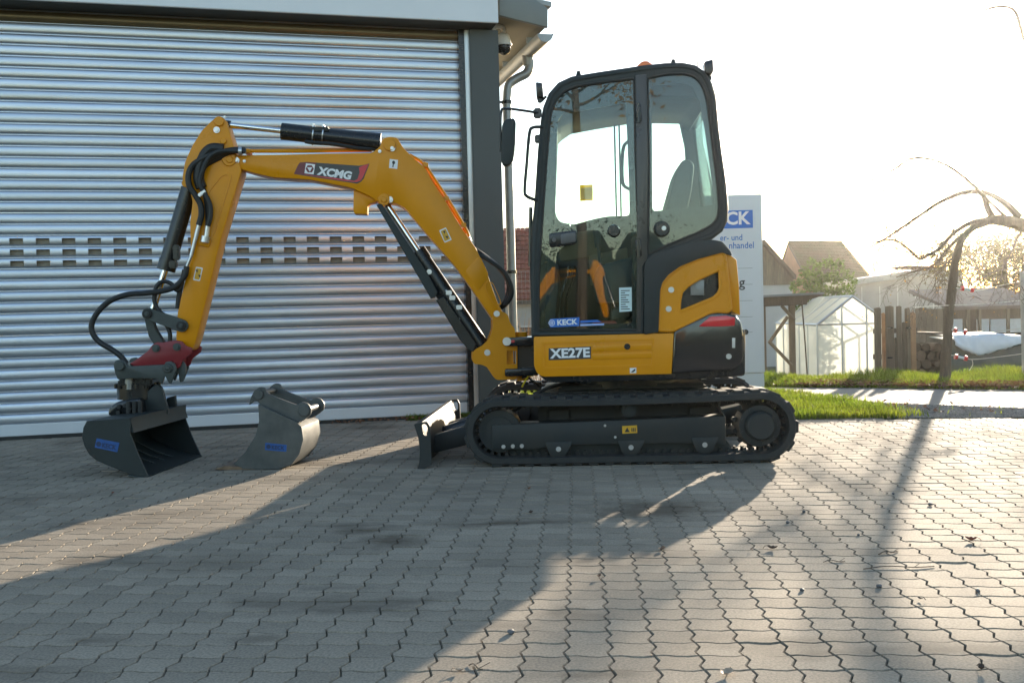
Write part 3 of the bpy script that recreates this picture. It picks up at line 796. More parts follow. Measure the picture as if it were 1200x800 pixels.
# pressed field of the panel: raised frame and ribs
bm = BM()
fo = S([(635, 400.5), (767, 396.5), (766, 429.5), (636, 433)], YH); fi = S([(637.5, 403), (764.5, 399.2), (763.5, 427), (638.5, 430.3)], YH)
plate(bm, fillet(fo, 0.01, 3), [fillet(fi, 0.008, 3)], YH - 0.004, YH + 0.004)
for y0_ in (405.0, 414.5):
    q = S([(694, y0_), (764, y0_ - 2.0), (764, y0_ + 5.0), (694, y0_ + 7.0)], YH); prism(bm, fillet(q, 0.006, 2), YH - 0.005, YH + 0.004, 0.003)
split_obj('pressed_rib', bm, YEL, hp)
bm = BM(); bolt(bm, (735, 406), YH - 0.004, 3.6, 0.008); obj('panel_lock', bm, BLK, hp)
md = decal('model_badge', [(643, 408), (692.5, 405.8), (692.5, 420), (643, 422)], YH - 0.0005, GRD, ex)
p0 = P(644.5, 420.3, YH - 0.002); p1 = P(691.5, 418.6, YH - 0.002); hh = px(11.8, YH)
bm = BM(); text_bm(bm, 'XE27E', face_mtx(p0.x, YH - 0.0018, p0.z, math.atan2(p1.z - p0.z, p1.x - p0.x)), hh, (p1 - p0).length, bold=0.035); obj('lettering', bm, WHT, md)
ts = decal('tie_down_sticker', [(738, 431), (745.6, 430.7), (745.7, 437), (738.1, 437.3)], YH - 0.0005, WHT, ex)
bm = BM(); prism(bm, S([(739, 436), (742, 433.5), (744.5, 431.5), (744.5, 434), (742, 436)], YH), YH - 0.0026, YH - 0.001); obj('tie_down_print', bm, INK, ts)
bm = BM()
deck = S([(630, 393), (800, 389), (862, 384), (862, 436), (800, 440), (650, 443.5), (640, 441), (630, 430)], -0.3)
prism(bm, fillet(deck, 0.02, 2), YH + 0.03, 0.68, 0.01); obj('deck', bm, BLK, ex)
# counterweight
cw = S([(789.8, 388.5), (795, 385), (808, 378.5), (822, 372), (832, 367), (845, 366), (862, 369), (868.6, 378), (871.2, 392), (871.2, 418), (868, 427), (862, 432.5), (848, 434), (787.4, 437.2)], YH)
bm = BM(); prism(bm, fillet(cw, 0.012, 2), YH - 0.004, 0.70, 0.035, 4); obj('counterweight', bm, mat('gloss_black', (0.014, 0.016, 0.019), 0.16, 0, 0.1, 6, coat=0.5), ex)
rl_ = S([(818.5, 382.5), (832, 371), (851, 369.8), (861.5, 372), (861, 381.5), (845, 382.5)], YH - 0.004)
bm = BM(); prism(bm, fillet(rl_, 0.006, 2), YH - 0.010, YH + 0.003, 0.002); obj('red_marker', bm, mat('red_reflector', (0.62, 0.02, 0.03), 0.18, 0, 0.03, coat=0.6), ex)
bm = BM(); prism(bm, S([(858, 396), (861.6, 396), (861.4, 407.5), (858, 407.5)], YH - 0.006), YH - 0.0065, YH - 0.003); obj('rating_plate', bm, ZNC, ex)
bm = BM(); bolt(bm, (854, 417.5), YH - 0.004, 3.2, 0.012); obj('drain_plug', bm, ZNC, ex)
# rear quarter panel with grille opening
rp = S([(772, 387), (772.6, 362), (774.5, 338), (777, 331), (784, 323), (797, 313), (815, 305), (835, 298.5), (847.5, 296.8), (849.5, 300), (856.3, 362), (853, 365), (840, 364.5), (831, 366.5), (808, 378), (789, 387)], YH)
rh = S([(795.6, 366), (796.5, 352), (798.5, 342), (806, 334.5), (820, 326), (843.6, 315.5), (844.6, 338), (842, 344), (836, 349.5)], YH)
bm = BM(); plate(bm, fillet(rp, 0.01, 2), [fillet(rh, 0.014, 3)], YH, YH + 0.03)
rq = obj('rear_side_panel', bm, YEL, ex)
bm = BM()
for o, r in ((rp, 0.012), (rh, 0.011)):
    tube(bm, [(x, YH + 0.006, z) for x, z in fillet(o, 0.014, 3)], r, 8, closed=True)
obj('panel_edge', bm, YEL, rq)
bm = BM(); bolt(bm, (786.5, 339.5), YH, 3.4); bolt(bm, (783.5, 362), YH, 3.4); split_obj('panel_bolt', bm, ZNC, rq)
bm = BM(); q = S([(790, 372), (790, 330), (848, 308), (848, 352)], YH + 0.06); prism(bm, q, YH + 0.06, YH + 0.09)
for k in range(9):
    a = P(812 + k * 4, 345, YH + 0.05); box(bm, (a.x, YH + 0.055, a.z), (0.006, 0.012, 0.20))
obj('grille', bm, BLK, rq)
bm = BM(); q = S([(809, 328), (825, 328), (825, 346), (809, 346)], YH + 0.05); prism(bm, q, YH + 0.045, YH + 0.058, 0.003); c = P(818, 336, YH + 0.045); cyl(bm, (c.x, YH + 0.045, c.z), (c.x, YH + 0.03, c.z), 0.016, n=10); obj('bracket_plate', bm, ZINC, rq)
# rear wrap panel at the tail, shroud above it
tail = S([(850.5, 297.5), (855, 298.5), (863, 304.5), (865.8, 335), (867.2, 369.5), (857.5, 365), (852, 310)], YH + 0.02)
bm = BM(); prism(bm, fillet(tail, 0.006, 2), YH + 0.012, 0.68, 0.012, 2); obj('tail_panel', bm, YEL, ex)
shr = S([(754.5, 392), (755, 312), (757, 306), (768, 298.5), (790, 289), (815, 282.5), (835, 281), (846, 283), (856, 294), (858, 300), (846, 296), (818, 303.5), (797, 312), (783, 322), (776, 331), (773.5, 340), (771.5, 389)], YH)
bm = BM(); prism(bm, fillet(shr, 0.012, 3), YH - 0.012, YH + 0.05, 0.010, 3); obj('shroud', bm, DGR, ex)
top = S([(757, 312), (770, 300), (792, 290), (815, 283), (835, 281.5), (846, 284), (855, 295), (862, 385), (758, 389)], YH)
bm = BM(); prism(bm, top, YH + 0.10, 0.66, 0.02, 2); obj('engine_cover', bm, DGR, ex)
bm = BM(); q = S([(640, 392), (640, 345), (660, 330), (760, 325), (760, 392)], 0.3); prism(bm, q, 0.30, 0.68, 0.04, 3); obj('right_cover', bm, YEL, ex)

# ---- cab
cab = empty('cab', (0, 0, 0)); cab.parent = ex
YC, YD = -0.69, 0.26
O = [(624.6, 392.5), (624.4, 317), (626.5, 270), (629.5, 242), (634, 175), (637.3, 141), (640, 126), (646, 111), (656, 99.5), (670, 93), (700, 88), (755.5, 79.8), (780, 77.2), (800, 76.8), (814, 79.5), (824, 86), (831, 98), (835.5, 113), (840, 157), (848, 216), (850, 244), (849, 258), (844, 268.5), (833, 277), (800, 289), (772, 297), (758, 304), (752.8, 310), (752.5, 391)]
DG = [(631, 386.5), (631.5, 318), (636.5, 242), (644, 142), (646.5, 128), (652, 116), (661, 107), (674, 101.5), (700, 97.5), (743.2, 92), (745, 180), (749.5, 312), (749, 386.5)]
QG = [(759.5, 298), (760.5, 200), (758.6, 92), (780, 87.4), (800, 86.4), (812, 89), (820, 95.5), (826, 107), (829.5, 121), (834, 160), (841, 216), (843, 243), (841, 256), (834, 264), (815, 274), (785, 286)]
Os, DGs, QGs = S(O, YC), S(DG, YC), S(QG, YC)
bm = BM(); plate(bm, fillet(Os, 0.01, 2), [fillet(DGs, 0.012, 3), fillet(QGs, 0.012, 3)], YC, YC + 0.06)
fl = [(x * 0.994 + 0.006 * sum(a for a, b in Os) / len(Os), YC + 0.018, z * 0.994 + 0.006 * sum(b for a, b in Os) / len(Os)) for x, z in Os]
tube(bm, [Vector(p) for p in fl], 0.024, 10, closed=True)
cs = obj('cab_side', bm, DGR, cab)
# B-pillar cover and seals
bm = BM(); q = S([(744.5, 89), (757.5, 87.5), (759.5, 200), (758.3, 303), (752, 312), (750.5, 388), (746, 389), (746.5, 250)], YC); prism(bm, q, YC - 0.012, YC + 0.02, 0.004); obj('door_pillar', bm, mat('pillar_grey', (0.052, 0.050, 0.045), 0.3, 0, 0.12, 6), cab)
bm = BM(); tube(bm, [(x, YC - 0.002, z) for x, z in fillet(QGs, 0.02, 3)], 0.007, 6, closed=True); tube(bm, [(x, YC - 0.002, z) for x, z in fillet(DGs, 0.02, 3)], 0.007, 6, closed=True); obj('window_seal', bm, RUB, cab)
for hy in (133, 291):
    bm = BM(); q = S([(744.5, hy - 10), (751, hy - 10), (752, hy + 9), (745.5, hy + 9)], YC - 0.012); prism(bm, q, YC - 0.03, YC - 0.008, 0.004); cyl(bm, P(748, hy - 12, YC - 0.028), P(748.6, hy + 11, YC - 0.028), 0.010, n=10); obj('door_hinge', bm, BLK, cab)
# door: glass with black printed border, lower pane
door_ = empty('cab_door', (0, 0, 0)); door_.parent = cab
bm = BM(); prism(bm, fillet(DGs, 0.012, 3), YC + 0.006, YC + 0.011); obj('door_glass', bm, GLS, door_)
HB = S([(650, 262), (653.5, 142), (659, 133), (733.5, 120), (736, 180), (739, 262), (741, 300), (741, 379), (638.5, 380), (641, 310)], YC)
bm = BM(); plate(bm, fillet(DGs, 0.012, 3), [fillet(HB, 0.015, 3)], YC + 0.014, YC + 0.024); obj('printed_border', bm, BLK, door_)
lk = S([(643.5, 274), (675.5, 269.5), (676.5, 284.5), (672, 287), (645.5, 290), (643.2, 287)], YC)
bm = BM(); prism(bm, fillet(lk, 0.012, 3), YC - 0.02, YC + 0.006, 0.006); obj('door_handle', bm, BLK, door_)
bm = BM(); q = S([(657, 274.5), (674, 272), (674.5, 283.5), (657.5, 286)], YC - 0.02); prism(bm, fillet(q, 0.008, 2), YC - 0.026, YC - 0.018, 0.003); bolt(bm, (649.3, 281), YC - 0.02, 2.5, 0.01); obj('lock_plate', bm, mat('lock_grey', (0.09, 0.09, 0.09), 0.4), door_)
for nm, (kx, ky), r_, pr in (('door_catch', (719.5, 270.5), 7.5, door_),):
    c = P(kx, ky, YC); bm = BM(); cyl(bm, (c.x, YC + 0.005, c.z), (c.x, YC - 0.02, c.z), px(r_, YC), px(r_ * 0.8, YC), 24); cyl(bm, (c.x, YC - 0.02, c.z), (c.x, YC - 0.026, c.z), px(3.6, YC), n=16); obj(nm, bm, BLK, pr)
kb = S([(642.5, 374.2), (645, 373.2), (679, 371.5), (679, 381.8), (645, 383.6), (642.3, 381)], YC)
ks = decal('name_sticker', [(642.3, 378.4), (645, 373.6), (679, 371.6), (678.9, 381.9), (645, 383.6)], YC + 0.0045, BLUE, door_)
bm = BM(); p0 = P(653.2, 381.3, YC); p1 = P(677, 380.2, YC); text_bm(bm, 'KECK', face_mtx(p0.x, YC + 0.0025, p0.z, 0.03), px(6.6, YC), (p1 - p0).length, bold=0.035)
c = P(646.6, 378.3, YC); 
for ra, rb in ((3.6, 2.9), (1.7, 0.9)):
    oo = [(c.x + px(ra, YC) * math.cos(t), c.z + px(ra, YC) * math.sin(t)) for t in [2 * math.pi * k / 20 for k in range(20)]]; ii = [(c.x + px(rb, YC) * math.cos(t), c.z + px(rb, YC) * math.sin(t)) for t in [2 * math.pi * k / 20 for k in range(20)]]
    plate(bm, oo, [ii], YC + 0.0025, YC + 0.0035)
lt = obj('sticker_lettering', bm, WHT, door_)
bm = BM(); q = S([(680, 379.6), (708, 378.8), (708, 381), (680, 382)], YC); prism(bm, q, YC + 0.003, YC + 0.0045); obj('sticker_line', bm, mat('pale_blue_print', (0.30, 0.42, 0.75), 0.4), door_)
decal('blue_strip', [(680, 375.5), (700, 374.6), (705, 377.2), (680, 378.3)], YC + 0.0046, BLUE, door_)
decal('paper_note', [(725.5, 337), (740.2, 336.5), (740.5, 364.5), (725.8, 365.5)], YC + 0.0045, PAPER, door_)
bm = BM()
for k in range(9):
    y_ = 340 + k * 2.7; w = random.uniform(5, 11); q = S([(727.5, y_), (727.5 + w, y_ - 0.2), (727.5 + w, y_ + 0.9), (727.5, y_ + 1.1)], YC); prism(bm, q, YC + 0.0028, YC + 0.0032)
obj('note_print', bm, INK, door_)
# far side of the cab with its own openings
FO = [(652, 392), (651, 300), (652.5, 262), (655, 180), (657, 146), (663, 128), (676, 117), (755, 104), (800, 103), (813, 108), (820, 122), (824, 150), (832, 230), (833, 250), (815, 285), (760, 320), (760, 392)]
W1 = [(649.6 + 4, 256), (653 + 3, 150), (659, 143), (733, 130), (737, 251), (732, 254), (700, 257), (660, 262)]
W1 = [(650.5, 250), (654.5, 152), (658, 144), (733.5, 131), (737.2, 180), (738.2, 253), (712, 253.5), (695, 257), (672, 263.5), (655, 260)]
W2 = [(763.8, 126), (783, 124), (796, 140), (803, 172), (807, 246), (764.5, 248)]
W3 = [(815, 150), (821.5, 132), (824.5, 150), (836, 240), (820, 243)]
FO2 = [(648.5, 392), (646, 262), (650.5, 150), (656, 128), (670, 110), (755, 97), (800, 97), (817, 103), (826, 125), (840, 243), (838, 262), (812, 284), (760, 312), (760, 392)]
bm = BM(); plate(bm, S(FO2, YD), [fillet(S(W1, YD), 0.03, 3), fillet(S(W2, YD), 0.03, 3), fillet(S(W3, YD), 0.02, 3)], YD, YD + 0.05); obj('far_side', bm, TRIM, cab)
bm = BM()
for w in (W1, W2, W3): prism(bm, S(w, YD), YD + 0.02, YD + 0.024)
split_obj('far_glass', bm, GLS, cab)
# roof, front and rear frames swept between the sides
ro = S([(638, 135), (645, 113), (655, 100), (670, 93.5), (700, 88.5), (755, 80.5), (785, 77.3), (812, 79.5), (823, 86), (831, 99), (834, 112), (828, 121), (815, 111), (755, 110), (700, 119), (668, 125), (655, 134), (648, 142)], YC)
bm = BM(); prism(bm, fillet(ro, 0.01, 2), YC + 0.062, YD - 0.002, 0.004); obj('roof', bm, DGR, cab)
bm = BM()
for ys in (YC + 0.03, YD + 0.02):
    tube(bm, [(x, ys, z) for x, z in S([(628, 392), (628, 318), (633, 242), (640.5, 142), (648, 112)], YC)], 0.020, 8)
    tube(bm, [(x, ys, z) for x, z in S([(831, 100), (838, 157), (846, 216), (848, 246), (840, 266)], YC)], 0.020, 8)
tube(bm, [(P(633, 242, YC).x, YC + 0.03, P(633, 250, YC).z), (P(633, 242, YC).x, YD + 0.02, P(633, 250, YC).z)], 0.012, 8)
split_obj('corner_post', bm, DGR, cab)
fg = S([(627.5, 390), (627.5, 318), (632.5, 242), (640, 142), (646, 116)], YC); bm = BM()
prism(bm, fg + [(x + 0.006, z) for x, z in reversed(fg)], YC + 0.06, YD); obj('front_glass', bm, GLS, cab)
bgp = S([(832, 106), (839, 157), (846.5, 216), (848, 246)], YC); bm = BM()
prism(bm, bgp + [(x - 0.006, z) for x, z in reversed(bgp)], YC + 0.06, YD); obj('rear_glass', bm, GLS, cab)
bm = BM(); prism(bm, fillet(QGs, 0.012, 3), YC + 0.006, YC + 0.011); obj('quarter_glass', bm, GLS, cab)
QH = S([(764, 247.5), (763, 100), (800, 97), (812, 101), (820, 118), (826, 150), (838, 235), (835, 240.5)], YC)
bm = BM(); plate(bm, fillet(QGs, 0.012, 3), [fillet(QH, 0.012, 3)], YC + 0.014, YC + 0.022); obj('quarter_border', bm, TRIM, cab)
c = P(775.5, 268.5, YC); bm = BM(); cyl(bm, (c.x, YC + 0.006, c.z), (c.x, YC - 0.03, c.z), px(9.5, YC), px(7.5, YC), 28); obj('quarter_latch', bm, BLK, cab)
bm = BM(); bolt(bm, (778, 267.5), YC - 0.03, 2.6, 0.01); obj('latch_lock', bm, ZNC, cab)
# stickers on the far window
decal('operator_sticker', [(679.5, 217), (694.5, 216.3), (694.8, 235), (679.8, 235.6)], YD + 0.018, mat('backlit_yellow_film', (0.70, 0.52, 0.05), 0.5, 0, .05, trans=.75), cab)
decal('sticker_paper', [(680.8, 220.2), (693.4, 219.6), (693.6, 233.4), (681, 234)], YD + 0.0165, mat('backlit_paper', (0.75, 0.78, 0.70), 0.6, 0, .05, trans=.75), cab)
# interior: floor, console, seat, levers, monitor, far grab rail
bm = BM(); a, b = P(630, 388, YC), P(752, 388, YC); box(bm, ((a.x + b.x) / 2, (YC + YD) / 2 + 0.02, a.z + 0.01), (b.x - a.x - 0.02, YD - YC - 0.14, 0.03)); obj('cab_floor', bm, RUB, cab)
bm = BM(); q = S([(632, 388), (632, 318), (640, 300), (652, 302), (656, 330), (650, 388)], -0.2); prism(bm, q, YC + 0.35, YD - 0.02, 0.02); obj('front_console', bm, TRIM, cab)
seat = empty('operator_seat', (0, 0, 0)); seat.parent = cab
bm = BM(); q = S([(703, 332), (758, 326), (764, 345), (757, 356), (707, 354)], -0.28); prism(bm, fillet(q, 0.03, 3), -0.46, 0.02, 0.03, 3); obj('cushion', bm, SEAT, seat)
bm = BM(); q = S([(752, 330), (764, 300), (776, 255), (790, 205), (797, 191), (806, 190), (811, 197), (808, 225), (801, 260), (792, 300), (780, 335)], -0.28); prism(bm, fillet(q, 0.03, 3), -0.42, -0.03, 0.04, 3); obj('backrest', bm, SEAT, seat)
bm = BM(); q = S([(712, 388), (716, 354), (756, 354), (760, 388)], -0.28); prism(bm, q, -0.42, -0.02, 0.02); obj('seat_base', bm, BLK, seat)
for yy, nm in ((-0.56, 'left_console'), (0.08, 'right_console')):
    bm = BM(); q = S([(694, 330), (700, 312), (745, 300), (762, 312), (758, 352), (700, 356)], yy); prism(bm, fillet(q, 0.02, 2), yy - 0.05, yy + 0.07, 0.02); cy = P(704, 300, yy); cyl(bm, P(704, 314, yy), P(701, 285, yy), 0.011, n=8); cyl(bm, P(701, 290, yy), P(699, 268, yy), 0.020, 0.026, 12); obj('arm_console', bm, TRIM, cab)
bm = BM(); q = S([(650, 268), (668, 262), (672, 284), (654, 290)], 0.1); prism(bm, fillet(q, 0.01, 2), 0.05, 0.2, 0.006); obj('monitor', bm, BLK, cab)
bm = BM()
for x0_, yy in ((655, -0.3), (662, -0.12)): tube(bm, crom([P(x0_, 386, yy), P(x0_ + 2, 350, yy), P(x0_ + 10, 325, yy), P(x0_ + 12, 312, yy)], 4), 0.010, 8)
split_obj('travel_lever', bm, BLK, cab)
bm = BM()
for x0_ in (719.5, 725): tube(bm, [P(x0_, 126, YD - 0.04), P(x0_ + 3, 256, YD - 0.04)], 0.006, 6)
tube(bm, crom([P(737, 165, YD - 0.03), P(731, 172, YD - 0.06), P(729, 190, YD - 0.06), P(730, 215, YD - 0.06), P(738, 222, YD - 0.03)], 5), 0.012, 8); split_obj('grab_rail', bm, TRIM, cab)
bm = BM(); q = S([(640, 392), (640, 300), (660, 268), (735, 255), (760, 258), (760, 392)], YD - 0.03); prism(bm, q, YD - 0.04, YD - 0.004, 0.004); obj('inner_panel', bm, mat('inner_panel_grey', (0.035, 0.038, 0.036), 0.6), cab)
bm = BM(); q = S([(690, 300), (735, 290), (737, 330), (692, 335)], YD - 0.05); prism(bm, fillet(q, 0.015, 2), YD - 0.07, YD - 0.035, 0.006); q = S([(655, 276), (700, 268), (700, 300), (656, 306)], YD - 0.05); prism(bm, fillet(q, 0.015, 2), YD - 0.06, YD - 0.035, 0.006); split_obj('storage_tray', bm, mat('tray_beige', (0.22, 0.17, 0.11), 0.6), cab)
bm = BM(); q = S([(686, 387), (697, 376), (722, 375.5), (725, 387)], -0.55); prism(bm, fillet(q, 0.02, 2), -0.60, -0.45, 0.01); obj('red_case', bm, mat('red_plastic', (0.42, 0.035, 0.012), 0.4), cab)
# roof furniture
for (bx, by) in ((678, 88.5), (789, 75)):
    c = P(bx, by, YC + 0.05); bm = BM(); cyl(bm, (c.x, YC + 0.05, c.z - 0.02), (c.x, YC + 0.05, c.z + 0.025), 0.022, 0.010, 12); obj('roof_lug', bm, DGR, cab)
c = P(756, 79.5, -0.2); bm = BM(); cyl(bm, (c.x, -0.2, c.z - 0.06), (c.x, -0.2, c.z + 0.014), 0.05, n=20); cyl(bm, (c.x, -0.2, c.z + 0.014), (c.x, -0.2, c.z + 0.036), 0.05, 0.025, 20); obj('beacon', bm, ORG, cab)
for nm, (lx_, ly_), sx_, arm in (('front', (632.5, 106), 1, (640, 113)), ('rear', (830.5, 80), -1, (824, 88))):
    c = P(lx_, ly_, YC + 0.03); bm = BM(); q = S([(lx_ - 4.6, ly_ - 9), (lx_ + 3.2, ly_ - 8), (lx_ + 4.2, ly_ + 8), (lx_ - 3.8, ly_ + 9)] if nm == 'front' else [(lx_ - 5.5, ly_ - 7), (lx_ + 4.5, ly_ - 9.5), (lx_ + 5.5, ly_ + 4), (lx_ + 3, ly_ + 8), (lx_ - 4, ly_ + 7)], YC); prism(bm, fillet(q, 0.008, 2), YC - 0.02, YC + 0.08, 0.006)
    e = P(*arm, YC + 0.03); tube(bm, crom([(c.x, c.y, c.z - 0.03), (c.x, c.y, c.z - 0.07), tuple(e)], 3), 0.008, 8); box(bm, (c.x, c.y, c.z - 0.06), (0.03, 0.03, 0.03), 0.005); obj('work_light', bm, BLK, cab)
bm = BM(); tube(bm, [P(817.5, 82, YC + 0.2), P(817, 67, YC + 0.2)], 0.003, 6); obj('antenna', bm, BLK, cab)
mir = empty('side_mirror', (0, 0, 0)); mir.parent = cab
bm = BM(); tube(bm, crom([P(634, 133, YC - 0.02), P(612, 129.5, YC - 0.10), P(592, 127.5, YC - 0.2), P(587.5, 131, YC - 0.22), P(586.5, 150, YC - 0.22), P(586.5, 178, YC - 0.22)], 5), 0.008, 10); box(bm, tuple(P(630, 133, YC - 0.02)), (0.05, 0.04, 0.06), 0.008); obj('mirror_arm', bm, BLK, mir)
bm = BM(); q = S([(588.5, 147), (592, 141), (602, 139), (604.5, 143), (603.5, 175), (601, 190), (596, 195.5), (589.5, 195), (587.2, 188)], YC - 0.24); prism(bm, fillet(q, 0.015, 3), YC - 0.27, YC - 0.215, 0.015, 3); obj('mirror_head', bm, DGR, mir)
bm = BM(); tube(bm, crom([P(636, 149, YC), P(625, 149.5, YC - 0.05), P(620.5, 156, YC - 0.06), P(617.5, 190, YC - 0.06), P(615, 222, YC - 0.06), P(617.5, 230, YC - 0.06), P(629, 235, YC)], 5), 0.010, 10); obj('grab_handle', bm, DGR, cab)
bm = BM(); tube(bm, [P(622, 243, YC + 0.3), P(621, 312, YC + 0.3)], 0.012, 8); box(bm, tuple(P(630, 163, YC + 0.02)), (0.035, 0.03, 0.05), 0.006); split_obj('wiper_arm', bm, BLK, cab)

# ---- swing post and boom: the boom is swung a few degrees toward the viewer about the king pin
SWING = R(8.0); KP = MF.P(611, 395, 0.0)
BMF = Fr(MF.Wd((KP.x, 0, 0)), MYAW + SWING)
S, P = BMF.S, BMF.P
def bgroup(name):
    o = empty(name, (KP.x, 0, 0), SWING); o.parent = ex; return o
YS = -0.10
sw = bgroup('swing_post')
q = S([(577, 372), (580, 366), (588, 364.5), (595, 368), (598, 379), (603.5, 385), (604, 394), (606, 400), (606, 444.5), (581, 445), (576, 437.5), (571, 430), (564, 427), (556, 426.5), (553.5, 422), (553.5, 413), (558, 408.5), (565, 405), (573, 397), (577.5, 385)], YS)
hole_ = S([(594, 411), (605, 411), (605, 426.5), (594, 426.5)], YS)
for yy in (YS, YS + 0.17):
    bm = BM(); plate(bm, fillet(q, 0.02, 3), [fillet(hole_, 0.006, 2)], yy, yy + 0.03); obj('side_plate', bm, YEL, sw)
q2 = S([(579, 392), (601, 392), (603, 440), (583, 440), (572, 425)], YS); bm = BM(); prism(bm, q2, YS + 0.03, YS + 0.17); obj('web', bm, YEL, sw)
bm = BM(); bolt(bm, (582, 367.5), YS - 0.03, 3.6); bolt(bm, (571, 413), YS, 3.6); split_obj('pin_bolt', bm, ZNC, sw)
for yc, h_ in ((400, 11), (441, 6)):
    pass
bm = BM(); a = P(611, 395, 0); cyl(bm, (a.x, 0, P(600, 446, 0).z), (a.x, 0, P(600, 389, 0).z), 0.042, n=24); obj('king_pin', bm, YEL, sw)
S, P = MF.S, MF.P
for y_a, y_b in ((395.5, 405.5), (432, 440.5)):
    bm = BM(); q = S([(592, y_a), (631, y_a - 1), (631, y_b - 1), (592, y_b)], -0.12); prism(bm, fillet(q, 0.01, 2), -0.16, 0.16, 0.006); obj('swing_lug', bm, BLK, ex)
bm = BM(); q = S([(607, 404), (632, 404), (632, 432), (607, 432)], 0); prism(bm, q, -0.05, 0.12); obj('mount', bm, BLK, ex)
bm = BM(); bolt(bm, (594, 400), -0.16, 5, 0.01); obj('lug_bolt', bm, ZNC, ex)
decal('red_dot_decal', [(599, 398.5), (603, 398.3), (603, 401.2), (599, 401.4)], -0.1605, REDL, ex)
bm = BM()
tube(bm, crom([P(607, 446, 0.0), P(616, 441, -0.06), P(624, 446, -0.1), P(632, 452, 0)], 5), 0.008, 8); obj('swing_hose', bm, HOSE, ex)
bm = BM(); tube(bm, crom([P(619, 441, -0.12), P(615, 447, -0.14), P(612, 453, -0.12)], 4), 0.006, 8); box(bm, tuple(P(622, 440.2, -0.13)), (0.035, 0.01, 0.008)); obj('yellow_tag', bm, mat('yellow_plastic', (0.75, 0.55, 0.02), 0.4), ex)

S, P = BMF.S, BMF.P
boom = bgroup('boom')
YM, TB = -0.06, 0.17
bo = [(267, 181.5), (291, 182), (320, 181.6), (380, 180), (436, 179.3), (446, 171), (447.5, 163), (455, 160.2), (465, 161), (473, 174), (483.5, 184), (498.5, 197), (507, 213), (522, 235.5), (541, 267.5), (558, 291), (571, 320), (583, 354), (591, 369), (594.5, 378), (591, 384), (584, 383.5), (577, 374), (558, 346), (533, 311.5), (507, 282), (484, 255), (474, 243), (463, 238), (443, 237), (433.5, 230), (411, 220), (362.5, 210.5), (320, 208), (298, 203), (282, 198), (271, 193.5), (264, 190), (263, 185)]
bos = fillet(S(bo, YM), 0.02, 3)
bm = BM(); prism(bm, bos, YM, YM + TB, 0.006, 2); obj('boom_beam', bm, YEL, boom)
# hanging stop bracket, cover patch, pin bosses
q = S([(414, 222), (437, 229), (441, 236), (433, 238), (430.5, 240.5), (430, 250.5), (415, 250), (413.5, 246)], YM); bm = BM(); prism(bm, fillet(q, 0.005, 2), YM + 0.03, YM + TB - 0.03, 0.004); obj('stop_bracket', bm, YEL, boom)
bm = BM()
q = S([(568, 330.5), (577, 330), (586, 350), (588, 357), (580, 358.5), (569.5, 341)], YM); fo_ = fillet(q, 0.02, 3); cxx = sum(a for a, b in fo_) / len(fo_); czz = sum(b for a, b in fo_) / len(fo_)
plate(bm, fo_, [[(cxx + (a - cxx) * 0.88, czz + (b - czz) * 0.9) for a, b in fo_]], YM - 0.005, YM + 0.003)
q = S([(545, 318), (562, 299), (573, 322), (560, 342)], YM); prism(bm, fillet(q, 0.02, 2), YM - 0.004, YM + 0.003, 0.002)
split_obj('cover_patch', bm, YEL, boom)
def boss(bm, c, r, yl, t=0.02): p = P(*c, yl); disc(bm, (p.x, yl, p.z), (0, -1, 0), px(r, yl), t, 24, 0.004)
bm = BM(); boss(bm, (586.3, 375.5), 8.5, YM, 0.025); boss(bm, (269, 187), 8, YM, 0.02); boss(bm, (450, 234), 7, YM, 0.02); boss(bm, (456.5, 170), 7, YM, 0.014); split_obj('pin_boss', bm, YEL, boom)
bm = BM(); boss(bm, (586.3, 375.5), 4.5, YM - 0.025, 0.008); boss(bm, (269, 187), 4, YM - 0.02, 0.008); boss(bm, (450, 234), 3.5, YM - 0.02, 0.008); split_obj('pin', bm, YEL, boom)
bm = BM()
for b in ((277, 188), (457, 234), (459.5, 174)): bolt(bm, b, YM - 0.004, 3.6)
bolt(bm, (286.5, 189), YM - 0.002, 1.7); bolt(bm, (445, 177.5), YM - 0.002, 2.0); split_obj('boom_bolt', bm, ZNC, boom)
bm = BM(); tube(bm, [P(291, 177.5, 0.03), P(350, 177.5, 0.03), P(436, 176.3, 0.03)], 0.010, 8); tube(bm, [P(291, 176.5, 0.07), P(436, 175.3, 0.07)], 0.010, 8)
tube(bm, crom([P(480, 181.5, 0.03), P(494, 190, 0.03), P(502, 203, 0.03), P(522, 234, 0.03), P(540, 262, 0.03), P(548, 276, 0.03)], 4), 0.010, 8)
tube(bm, crom([P(497, 190, -0.02), P(505, 203, -0.02), P(525, 233, -0.02), P(545, 266, -0.02), P(550, 277, -0.02)], 4), 0.009, 8)
for c_ in ((499, 196), (523, 235), (543, 266), (291, 180)): p = P(*c_, 0.02); box(bm, (p.x, 0.02, p.z + 0.008), (0.035, 0.12, 0.03), 0.004)
split_obj('boom_pipe', bm, YEL, boom)
